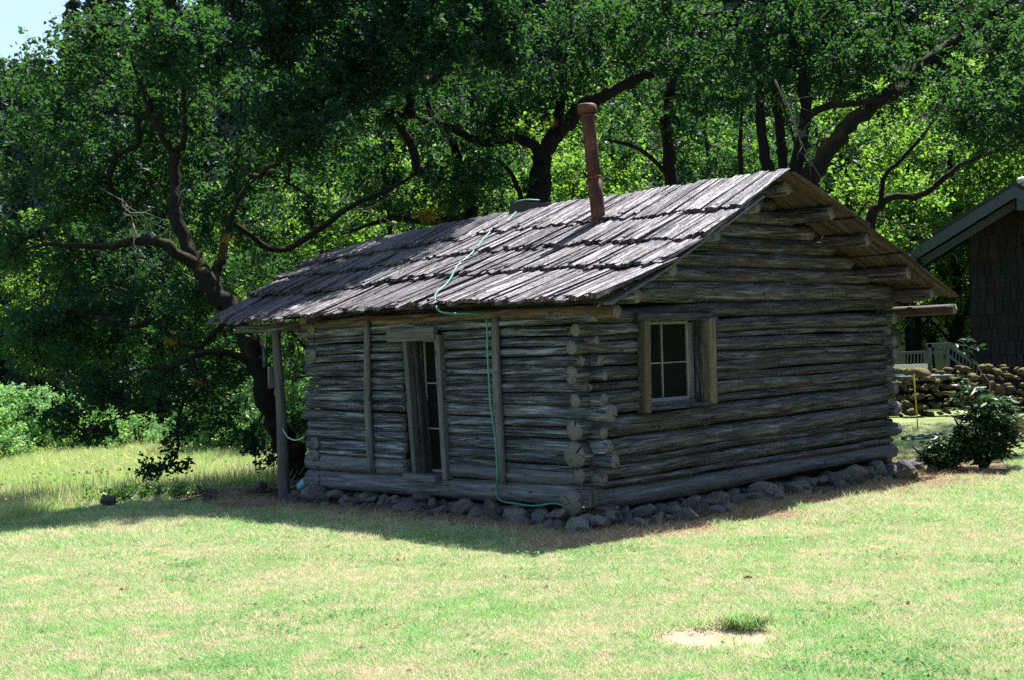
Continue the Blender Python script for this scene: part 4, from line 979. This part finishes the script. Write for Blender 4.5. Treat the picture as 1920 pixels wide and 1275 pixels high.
for x, d, pr, s_, ds in [(20, 34, BA, 1.05, 'tall pale green bush at the left edge beyond the meadow'), (95, 35, BB, 1.1, 'wide pale green bush left of the hanging oak branches'), (165, 33.5, BA, .75, 'small pale green bush under the left oak branches'),
                         (255, 35, BB, .62, 'low silvery bush behind the lowest oak branch'), (320, 34, BB, .5, 'lowest silvery bush on the meadow edge'), (425, 31, BA, 1.1, 'bright bush left of the leaning oak trunk'), (470, 32, BB, .95, 'bright bush directly behind the leaning oak trunk'),
                         (560, 30, BA, .95, 'bright bush between the porch post and the cabin wall'), (380, 33, BA, .7, 'bright low bush left of the taller bright bush'), (-40, 31, BB, .9, 'bush half cut off by the left edge of the picture')]:
    X_ = (x - 960) / F_PX * d; put_tree('bush', pr, (X_, d, float(gz(X_, d)) - .03), rnd.uniform(0, 6.28), (s_, s_), ds, 'bush', 'bushes along the far side of the meadow', ('stem', 'foliage'))
# conifers
def conifer(seed, h, rad, tiers):
    rs.seed(seed); limbs = [([np.array([0, 0, -1.0]), np.array([0, 0, h * .5]), np.array([0, 0, h])], [.28, .18, .02])]; cs, dr = [], []
    V, Fq = tube_geo(rod_path(limbs[0][0], 4), np.linspace(.3, .02, 9), 7)
    for k in range(tiers):
        z = h * (.10 + .88 * k / tiers); r_ = rad * (1 - (k / tiers) ** 1.15) * rs.uniform(.75, 1.15) + .15; nb = int(9)
        for b in range(nb):
            a = rs.uniform(0, 6.28); L = r_ * rs.uniform(.65, 1.1); n = max(5, int(L * 11)); t = np.linspace(.12, 1, n)
            p = np.stack([np.cos(a) * L * t, np.sin(a) * L * t, z + .12 * L * t - .42 * L * t ** 2], 1) + rs.normal(size=(n, 3)) * .07
            for sgn in (-1, 0, 1):
                cs.append(p + np.array([-math.sin(a), math.cos(a), -.15]) * sgn * (.28 * L * (1 - t * .6))[:, None]); dr.append(np.tile(np.array([math.cos(a), math.sin(a), -.5]) + np.array([-math.sin(a), math.cos(a), 0]) * sgn, (n, 1)))
    c = np.concatenate(cs); v, lo = leaves_arrays(c, .6, .42, .4, .5, -.35, np.concatenate(dr) * 2)
    return mesh_of('trunk', np.array(V), Fq, [M_barkpale]), fast_mesh('crown', v, lo, 3, M_pine)
CF = [conifer(31, 17, 3.0, 34), conifer(32, 21, 3.4, 40), conifer(33, 13, 2.5, 28)]
rs.seed(77); npl = 0; used = []
tries = 0
while npl < 270 and tries < 5000:
    tries += 1
    d = 50 + 115 * rs.uniform(0, 1) ** .85; x = rs.uniform(-500, 2400) if npl % 2 else rs.uniform(-200, 800); X_ = (x - 960) / F_PX * d
    if any((X_ - a) ** 2 + (d - b) ** 2 < (2.6 + d * .012) ** 2 for a, b in used): continue
    used.append((X_, d)); s_ = rs.uniform(.7, 1.15) * (.8 if d < 62 else 1)
    near = d < 66
    if x < 150: s_ = max(.3, min(s_, (0.212 * d + 1.8 - float(gz(X_, d))) / (17, 21, 13)[npl % 3]))
    put_tree('conifer', CF[npl % 3], (X_, d, float(gz(X_, d))), rs.uniform(0, 6.28), (s_ * rs.uniform(.85, 1.1), s_), 'dark conifer at the foot of the wooded slope behind the meadow' if near else 'hazy blue-green conifer on the wooded hillside', 'tree', 'conifers at the foot of the slope' if near else 'conifers on the hillside'); npl += 1

# ================================================================== RIGHT SIDE: stone wall, house, deck, small things
wall = empty('dry_stone_wall', tuple(gnd(1800, 778)), 'low mossy dry stone wall in front of the shingled house', 'stone wall')
DW = 28.2
for row in range(6):
    x = 1650 + rnd.uniform(0, 8)
    while x < 1990:
        r = rnd.uniform(.065, .17); zc = .07 + row * .16 + rnd.uniform(-.055, .055)
        if row == 5 and (x < 1700 or rnd.random() < .3): x += 12; continue
        X_ = (x - 960) / F_PX * DW
        for dp in (0, .22): stone('stone', (X_ + rnd.uniform(-.03, .03), DW + dp + rnd.uniform(-.09, .07) + row * .03, zc + (0 if dp == 0 else .02)), (r, r * .85, r * rnd.uniform(.65, .9)), wall, ST_M, .35)
        x += r * 2 * F_PX / DW * .84
stone('stone', P(1724, 697, DW - .05), (.27, .2, .20), wall, ST_M, .1)
# shingled house
HD = 33.0
def H(x, y, d=HD): return P(x, y, d)
house = empty('shingled_house', tuple(H(1860, 700)), 'dark shingled house with pale grey-green bargeboards at the right edge', 'house')
pk, ev = H(1899, 347), H(1668, 492); ev2 = 2 * pk - ev; ev2[2] = ev[2]
ev2 = np.array([pk[0] + (pk[0] - ev[0]), HD, ev[2]])
def slab(name, a, b, hgt, y0, y1, mat, parent, up=0.0):
    """sloping slab from a to b, from depth y0 to y1, thickness hgt downwards"""
    v = []
    for p in (a, b):
        for yy in (y0, y1):
            for dz in (0, -hgt): v.append((p[0], yy, p[2] + dz + up))
    f = [(0, 2, 6, 4), (1, 5, 7, 3), (0, 4, 5, 1), (2, 3, 7, 6), (0, 1, 3, 2), (4, 6, 7, 5)]
    L = np.linalg.norm(np.array(a) - b); uvv = []
    for fc in f: uvv += [(0, 0), (0, .4), (L, .4), (L, 0)]
    return obj(name, v, f, mat, parent, uvv, smooth=False)
slab('roof', ev, pk, .10, HD, HD + 8, M_roofing, house, .06); slab('roof', pk, ev2, .10, HD, HD + 8, M_roofing, house, .06)
slab('bargeboard', ev, pk, .27, HD - .05, HD + .0, M_barge, house, -.045); slab('bargeboard', pk, ev2, .27, HD - .05, HD + .0, M_barge, house, -.045)
slab('soffit_board', ev - np.array([0, 0, .33]), pk - np.array([0, 0, .33]), .20, HD + .5, HD + .55, M_barge, house)
slab('soffit', ev, pk, .02, HD + .01, HD + 1.1, M_barge, house, -.08)
slab('king_block', H(1903, 372), H(1925, 372), .30, HD - .02, HD + .05, M_barge, house)
# gable wall and shingles course by course
wx0 = H(1815, 500)[0]; wy = HD + 1.1; zb = -.05
def ztop(x): return min(pk[2] - abs(x - pk[0]) * (pk[2] - ev[2]) / (pk[0] - ev[0]), 99) - .12
v = [(wx0, wy, zb), (wx0 + 4.6, wy, zb), (wx0 + 4.6, wy, ztop(wx0 + 4.6)), (pk[0], wy, ztop(pk[0])), (wx0, wy, ztop(wx0))]
v += [(a, b + 6, c) for a, b, c in v]; f = [(0, 1, 2, 3, 4), (9, 8, 7, 6, 5), (0, 4, 9, 5), (1, 6, 7, 2)]
obj('wall', v, f, M_shing, house, [(0.1 * i, .2 * i) for i in range(18)], smooth=False)
SHV = []
for i in range(6):
    v, f, uvv = box_geo((0, 0, 0), (.5, 0, 0), (0, .5, 0), (0, 0, .5), i, 0.0); v = np.array(v); v[v[:, 2] > 0, 1] += .35
    v[v[:, 2] < 0, 2] += rs.uniform(-.03, .03); SHV.append(mesh_of('shingle', v, f, [M_shing], [(b * .2 + i, a * .2) for a, b in uvv], smooth=False))
z = .1; cnt = 0
while z < 4.6:
    x = wx0 + rnd.uniform(0, .05)
    while x < min(wx0 + 1.75, 12.6):
        wd = rnd.uniform(.11, .24)
        if z + .3 < ztop(x + wd) and cnt < 290:
            link(bpy.data.objects.new('shingle', rnd.choice(SHV)), Matrix.Translation(Vector((x + wd / 2, wy - .045, z + .16))) @ Matrix.Diagonal((wd - .014, .07, .34, 1)), house); cnt += 1
        x += wd
    z += .32
# white roof vent
vp = H(1881, 343, HD + 1.2); vent = None
v, f = [], []
for i, (r_, h_) in enumerate([(.05, -.18), (.05, -.03), (.15, -.03), (.15, .03), (.11, .08), (.04, .10)]):
    for j in range(16): th = j / 16 * 2 * math.pi; v.append(vp + np.array([math.cos(th) * r_, math.sin(th) * r_, h_]))
for i in range(5):
    for j in range(16): f.append((i * 16 + j, i * 16 + (j + 1) % 16, (i + 1) * 16 + (j + 1) % 16, (i + 1) * 16 + j))
f.append(tuple(range(80, 96))); obj('roof_vent', v, f, M_white, house)
house.rotation_euler.z = -R(20)
# porch deck with rails
deck = empty('deck', tuple(gnd(1740, 740)), 'grey deck with baluster railing and stair rail between the log cabin and the shingled house', 'deck')
DD = 30.5
def bar(name, p0, p1, wd, mat=M_barge, parent=deck):
    p0, p1 = np.array(p0, float), np.array(p1, float); a, s, t = frame(p1 - p0)
    return board(name, (p0 + p1) / 2, (p1 - p0) / 2, s * wd / 2, t * wd / 2, mat, parent, 0, 0)
D = lambda x, y, d=DD: P(x, y, d)
bar('rail', D(1670, 663), D(1742, 660), .06); bar('rail', D(1670, 688), D(1742, 686), .09, M_white)
for k in range(10): x = 1682 + k * 6.5; bar('baluster', D(x, 664), D(x, 688), .022)
bar('post', D(1742, 645), D(1743, 700), .09); bar('post', D(1776, 645), D(1777, 700), .07)
bar('rail', D(1736, 648), D(1784, 646), .09); bar('rail', D(1742, 662), D(1776, 661), .04)
bar('stair_rail', D(1782, 648), D(1842, 692), .09); bar('stair_rail', D(1780, 668), D(1825, 702), .05)
for k in range(8): x = 1786 + k * 6.5; bar('baluster', D(x, 652 + (x - 1782) * .73), D(x, 672 + (x - 1782) * .73), .02)
board('deck_floor', D(1712, 706, DD + 1.2), (.6, 0, 0), (0, 1.2, 0), (0, 0, .05), M_barge, deck, 0, 0)
# yellow stake
st = gnd(1721, 803); up_ = P(1713, 700, st[1])
stake = empty('garden_stake', tuple(st), 'thin yellow stake with a dark top standing in the grass right of the cabin', 'stake')
v, f = tube_geo([st + (up_ - st) * t for t in (.18, .6, 1)], .014, 8); obj('yellow_rod', v, f, M_yellow, stake)
v, f = tube_geo([st - np.array([0, 0, .05]), st + (up_ - st) * .19], .010, 8); obj('lower_rod', v, f, M_blackhose, stake)
v, f = tube_geo([up_, up_ + np.array([0, 0, .05])], .02, 8); obj('tip', v, f, M_blackhose, stake)
# black hose on the grass
pp = [gnd(x, y, .04) for x, y in [(1692, 822), (1705, 818), (1716, 821), (1728, 816), (1742, 822), (1752, 818), (1765, 824), (1772, 817), (1760, 813), (1745, 816), (1730, 822), (1712, 824)]]
v, f = tube_geo(rod_path(pp, 5), .028, 8); tag(obj('coiled_hose', v, f, M_blackhose), 'loose coil of dark hose lying in the grass right of the cabin', 'hose')
# terracotta pot on its side
pc = gnd(1904, 806, .12); ax_ = np.array([.75, -.55, .2]); ax_ /= np.linalg.norm(ax_); _, s1, t1 = frame(ax_); v, f = [], []
prof = [(.02, -.15), (.10, -.15), (.145, .08), (.165, .08), (.17, .14), (.15, .14), (.13, .10), (.09, -.12)]
for r_, h_ in prof:
    for j in range(20): th = j / 20 * 2 * math.pi; v.append(pc + ax_ * h_ + (s1 * math.cos(th) + t1 * math.sin(th)) * r_)
for i in range(len(prof) - 1):
    for j in range(20): f.append((i * 20 + j, i * 20 + (j + 1) % 20, (i + 1) * 20 + (j + 1) % 20, (i + 1) * 20 + j))
f.append(tuple(range(20))[::-1]); tag(obj('flower_pot', v, f, M_terra), 'terracotta pot tipped on its side beside the rhododendron', 'flower pot')
# rhododendron and companion shrub: whorls of long leaves
def rhodo(name, label, base, region, n, ls, mat=M_rhodo, hh=1):
    T = empty(name, tuple(base), label, 'shrub'); cl = np.concatenate([ell(*r_) for r_ in region])
    limbs = [([base + np.array([0, 0, -.05]), base + np.array([dx * .5, 0, .3 * hh]), base + np.array([dx, 0, .65 * hh])], [.022, .016, .01]) for dx in (-.35, -.12, .12, .35)]
    V, Fq = skeleton(limbs, cl); obj('stem', V, Fq, M_bark, T); c, d = [], []
    for p in cl:
        k = n; a = rs.uniform(0, 6.28) + np.arange(k) * 2 * math.pi / k; e = rs.uniform(-.35, .3, k)
        dd = np.stack([np.cos(a), np.sin(a), e], 1); c.append(p + dd * ls * .6); d.append(dd)
    v, lo = leaves_arrays(np.concatenate(c), 1.1, ls, .25, .32, .2, np.concatenate(d) * 4); fast_obj('foliage', v, lo, 3, mat, T); return T
rs.seed(5)
rb = gnd(1845, 880)
rhodo('rhododendron', 'glossy dark-leaved rhododendron in front of the stone wall', rb, [(1845, 815, rb[1], 62, 58, .38, 210), (1812, 735, rb[1], 22, 30, .12, 10), (1805, 650, rb[1] + 1, 30, 14, .1, 4), (1870, 790, rb[1] - .1, 44, 55, .3, 80)], 7, .13)
rb2 = gnd(1765, 884)
rhodo('low_shrub', 'low dark shrub to the left of the rhododendron', rb2, [(1768, 850, rb2[1], 44, 32, .35, 170)], 7, .09, hh=.5)
# lawn-edge stones
ea, eb = gnd(325, 935), gnd(530, 908)
es = [(205, 938, .15, 'squarish dark rock at the far left end of the lawn edge', None), (237, 932, .09, 'pale grey rock beside the squarish dark rock', None)]
for x, y, r, lb, g_ in es: tag(stone('edge_rock', gnd(x, y, r * .5), (r, r * .8, r * 1.1), None, ST_B, .2), lb, 'rock')
for x, y, r in [(372, 919, .10), (398, 922, .13), (432, 921, .10), (446, 920, .08), (478, 918, .10), (487, 914, .14), (512, 911, .09), (546, 905, .11), (350, 922, .07), (560, 903, .09)]:
    tag(stone('edge_rock', gnd(x, y, r * .25), (r * 1.1, r * .8, r * .8), None, ST_B, .2), 'rounded dark rock in the row along the lawn edge left of the cabin', 'rock', 'rocks along the lawn edge')
# blue plastic bag, hanging cable, bird feeder
bp = P(575, 904, 17.6); v, f = [], []
for i in range(8):
    t = i / 7; r_ = .075 * math.sin(math.pi * min(1, t * .9 + .08)) ** .5
    for j in range(10):
        th = j / 10 * 2 * math.pi; v.append(bp + np.array([(t - .5) * .24, 0, (t - .5) * .12]) + np.array([0, math.cos(th), math.sin(th)]) * r_ * (1 + .25 * mn.noise((i * .9, j * .8, 1))))
for i in range(7):
    for j in range(10): f.append((i * 10 + j, i * 10 + (j + 1) % 10, (i + 1) * 10 + (j + 1) % 10, (i + 1) * 10 + j))
f += [tuple(range(10))[::-1], tuple(range(70, 80))]
tag(obj('plastic_sack', v, f, M_bluecloth), 'pale blue plastic sack on the ground at the left corner of the cabin', 'sack')
pts = [W(4.93, .12, .83), W(4.80, .08, .74), W(4.65, .02, .70), W(4.45, -.03, .69), W(4.28, -.06, .73)]
v, f = tube_geo(rod_path(pts, 6), .009, 6); tag(obj('cable', v, f, M_rope), 'thin grey cable sagging between the porch post and the cabin wall', 'cable')
fp = P(497, 668, 18.0); feed = empty('bird_feeder', tuple(fp), 'slim green tube feeder hanging left of the porch post', 'bird feeder')
v, f = tube_geo([fp - np.array([0, 0, .14]), fp + np.array([0, 0, .10])], .035, 10); obj('tube', v, f, plain('dark_green_plastic', (.02, .08, .06), .4, .5), feed)
v, f = tube_geo([fp + np.array([0, 0, .10]), fp + np.array([.03, 0, .34])], .004, 5); obj('wire', v, f, M_rope, feed)

# ================================================================== GRASS (instanced blades: nobody could count them)
def blades(n, rad, h, wd, lean, seed, hv=.4, two=False):
    r = np.random.RandomState(seed); a = r.uniform(0, 6.28, n); q_ = rad * np.sqrt(r.uniform(0, 1, n))
    b = np.stack([np.cos(a) * q_, np.sin(a) * q_, np.zeros(n)], 1); th = r.uniform(0, 6.28, n); s = np.stack([np.cos(th), np.sin(th), np.zeros(n)], 1)
    hh = h * (1 + r.uniform(-hv, hv, n)); ln = r.normal(size=(n, 2)) * lean
    tip = b + np.stack([ln[:, 0] * hh, ln[:, 1] * hh, hh * np.clip(1 - .25 * np.hypot(ln[:, 0], ln[:, 1]), .25, 1)], 1)
    mid = b + (tip - b) * .55; mid[:, :2] -= ln * hh[:, None] * .13; w2 = wd * r.uniform(.6, 1.2, n)[:, None]
    v = np.stack([b - s * w2, b + s * w2, mid - s * w2 * .8, mid + s * w2 * .8, tip], 1).reshape(-1, 3); i = np.arange(n)[:, None] * 5
    return v, (i + np.array([[0, 1, 3, 0, 3, 2, 2, 3, 4]])).ravel()
def scatter(name, pts, scl, variants, kindlabel):
    me = bpy.data.meshes.new(name); n = len(pts); me.vertices.add(n); me.vertices.foreach_set('co', np.asarray(pts, np.float32).ravel())
    for nm, arr, ty in (('scl', scl, 'FLOAT'), ('rz', rs.uniform(0, 6.28, n), 'FLOAT'), ('vi', rs.randint(0, len(variants), n), 'INT')):
        a = me.attributes.new(nm, ty, 'POINT'); a.data.foreach_set('value', np.asarray(arr, np.int32 if ty == 'INT' else np.float32))
    o = bpy.data.objects.new(name, me); COL.objects.link(o); tag(o, kindlabel, None, None, 'stuff')
    ng = bpy.data.node_groups.new(name, 'GeometryNodeTree'); ng.interface.new_socket('Geometry', in_out='INPUT', socket_type='NodeSocketGeometry'); ng.interface.new_socket('Geometry', in_out='OUTPUT', socket_type='NodeSocketGeometry')
    N = ng.nodes; gi, go, jn = N.new('NodeGroupInput'), N.new('NodeGroupOutput'), N.new('GeometryNodeJoinGeometry')
    def attr(nm, ty):
        q_ = N.new('GeometryNodeInputNamedAttribute'); q_.data_type = ty; q_.inputs['Name'].default_value = nm; return [s for s in q_.outputs if s.enabled and s.name == 'Attribute'][0]
    av, asc, ar = attr('vi', 'INT'), attr('scl', 'FLOAT'), attr('rz', 'FLOAT')
    cb = N.new('ShaderNodeCombineXYZ'); ng.links.new(ar, cb.inputs[2])
    for k, vm in enumerate(variants):
        vo = bpy.data.objects.new(name + '_blades', vm)
        oi = N.new('GeometryNodeObjectInfo'); oi.inputs['Object'].default_value = vo; oi.inputs['As Instance'].default_value = True
        cmp_ = N.new('FunctionNodeCompare'); cmp_.data_type = 'INT'; cmp_.operation = 'EQUAL'; ng.links.new(av, cmp_.inputs[2]); cmp_.inputs[3].default_value = k
        ip = N.new('GeometryNodeInstanceOnPoints'); ng.links.new(gi.outputs[0], ip.inputs['Points']); ng.links.new(cmp_.outputs[0], ip.inputs['Selection'])
        ng.links.new(oi.outputs['Geometry'], ip.inputs['Instance']); ng.links.new(cb.outputs[0], ip.inputs['Rotation']); ng.links.new(asc, ip.inputs['Scale']); ng.links.new(ip.outputs[0], jn.inputs[0])
    ng.links.new(jn.outputs[0], go.inputs[0]); md = o.modifiers.new('scatter', 'NODES'); md.node_group = ng; return o
def ground_pts(n, xlo, xhi, y0, y1, cond):
    """points on the ground inside the view wedge, denser when near"""
    d = y0 * (y1 / y0) ** rs.uniform(0, 1, n); x = rs.uniform(xlo, xhi, n) / F_PX * d; k = cond(x, d) > rs.uniform(0, 1, n); x, d = x[k], d[k]
    return np.stack([x, d, gz(x, d) - .012], 1)
rs.seed(99)
LV = [fast_mesh('lawn_tuft', *blades(95, .085, .034, .0024, .75, 200 + i, .5), 3, M_lawn) for i in range(5)]
lawn_c = lambda x, d: (1 - np.clip(dirtmask(x, d), 0, .985)) * (mead(x, d) < .15) * (footprint(x, d)[0] > .05) * ~((d > 27.6) & (x > 7))
a = ground_pts(30000, -1120, 1120, 5.9, 30, lawn_c)
scatter('lawn_grass', a, rs.uniform(.7, 1.3, len(a)) * (1 + .35 * (a[:, 1] > 13)), LV, 'short sunlit lawn grass mixed with dry straw')
TV = [fast_mesh('tall_tuft', *blades(26, .05, .09, .003, .55, 240 + i, .5), 3, M_lawn) for i in range(3)]
def edge_c(x, d):
    k = dirtmask(x, d); return ((k > .12) & (k < .75)) * .6 + .02 * (k < .1) * (mead(x, d) < .2)
a = ground_pts(16000, -1100, 1100, 6, 26, lambda x, d: edge_c(x, d) * (footprint(x, d)[0] > .15))
b = gnd(1398, 1170); e = np.stack([rs.normal(b[0], .085, 75), rs.normal(b[1] + .05, .05, 75), np.zeros(75)], 1)
a = np.concatenate([a, e]); scatter('lawn_weeds', a, rs.uniform(.45, 1.1, len(a)), TV, 'taller grass tufts along the dirt strip and the bare patch')
MV = [fast_mesh('meadow_tuft', *blades(44, .16, .20, .0050, .42, 300 + i, .55), 3, M_mead) for i in range(4)]
def mead_c(x, d): return (mead(x, d) > .1) * (x < 1.5) * 1.0
a = ground_pts(15000, -1120, 60, 12.5, 42, mead_c); scatter('meadow_grass', a, rs.uniform(.5, 1.25, len(a)) * np.where(mead(a[:, 0], a[:, 1]) < 4, 1.0, .85), MV, 'tall unmown meadow grass beyond the lawn edge')
# seed heads and flowers in the meadow
def stalks(n, flower, seed):
    r = np.random.RandomState(seed); c, lo, b0 = [], [], 0
    v, l = blades(n, .22, .42, .0022, .12, seed, .35); tips = v.reshape(-1, 5, 3)[:, 4]
    return v, l, tips
v, l, tips = stalks(7, True, 401)
fl = []
for k in range(3):
    v, l, tips = stalks(2, True, 401 + k); t2 = np.repeat(tips, 4, 0) + rs.normal(size=(len(tips) * 4, 3)) * .008; fv, flp = leaves_arrays(t2, .6, .022, .3, .8)
    fl.append(fast_mesh('flower_head', fv, flp, 3, M_flower))
a = ground_pts(650, -1100, -400, 15.5, 36, lambda x, d: (mead(x, d) > .8) * np.where(x / d * F_PX < -620, .8, .25)); scatter('meadow_flowers', a, rs.uniform(.8, 1.1, len(a)), fl, 'orange-yellow flower heads scattered through the meadow')
SVs = [fast_mesh('seed_stalk', *blades(9, .2, .45, .004, .15, 420 + k, .35), 3, M_straw) for k in range(3)]
a = ground_pts(700, -1120, -350, 15, 30, lambda x, d: (mead(x, d) > .2) * (mead(x, d) < 3.5)); scatter('seed_stalks', a, rs.uniform(.6, 1.2, len(a)), SVs, 'dry grass seed stalks along the meadow edge')
# dry litter on the dirt
LT = [fast_mesh('litter', *blades(40, .14, .10, .0022, 2.6, 440 + k, .6), 3, M_straw) for k in range(3)]
a = ground_pts(9000, -560, 900, 11, 21, lambda x, d: (dirtmask(x, d) > .3) * (footprint(x, d)[0] > .2) * .8); a[:, 2] += .0
scatter('straw_litter', a, rs.uniform(.4, 1.0, len(a)), LT, 'dry straw lying on the bare dirt round the cabin')
b = BARE[0][0]; 
rs.seed(61)
def leaf_bits(k):
    c = rs.normal(size=(3, 3)) * np.array([.05, .05, .004]) + np.array([0, 0, .03]); v, lo = leaves_arrays(c, 1.2, .05, .5, .7); return fast_mesh('dead_leaf', v, lo, 3, M_dead)
M_dead = plain('dead_leaf_brown', (.16, .09, .05), .8, .2)
a = ground_pts(150, -1050, 1050, 6.2, 19, lambda x, d: (mead(x, d) < 0) * (footprint(x, d)[0] > .3)); scatter('fallen_leaves', a, rs.uniform(.3, .75, len(a)), [leaf_bits(k) for k in range(3)], 'few dry brown leaves scattered on the lawn')
CV = []; M_clover = leafmat('clover_leaf', (0.10, 0.24, 0.08), (0.18, 0.36, 0.12), (0.2, 0.5, 0.1), 0.35, 0.7, 0.1)
for k in range(3):
    c = rs.normal(size=(34, 3)) * np.array([.09, .09, .006]) + np.array([0, 0, .035]); v, lo = leaves_arrays(c, 1.5, .022, .4, .9); CV.append(fast_mesh('clover', v, lo, 3, M_clover))
cc_ = ground_pts(60, -1050, 1050, 6.2, 17, lambda x, d: (mead(x, d) < 0) * (dirtmask(x, d) < .2)); a = np.repeat(cc_, 5, 0) + rs.normal(size=(len(cc_) * 5, 3)) * np.array([.20, .17, 0]); scatter('clover_patches', a, rs.uniform(.6, 1.2, len(a)), CV, 'small darker patches of clover and weeds in the lawn')
# weeds at the lawn edge
rs.seed(8)
cl = np.concatenate([gnd(x, 936 - (x - 180) * .083, .06)[None] + rs.normal(size=(1, 3)) * np.array([.05, .05, .04]) for x in np.linspace(180, 350, 42)])
c = sprays(cl, np.full(len(cl), .08), 4, 6, .045, .3, slen=.35); v, lo = leaves_arrays(c, .4, .05, .35, .6); tag(fast_obj('edge_weeds', v, lo, 3, M_weed), 'broad-leaved weeds sprawling over the lawn edge by the rocks', None, None, 'stuff')
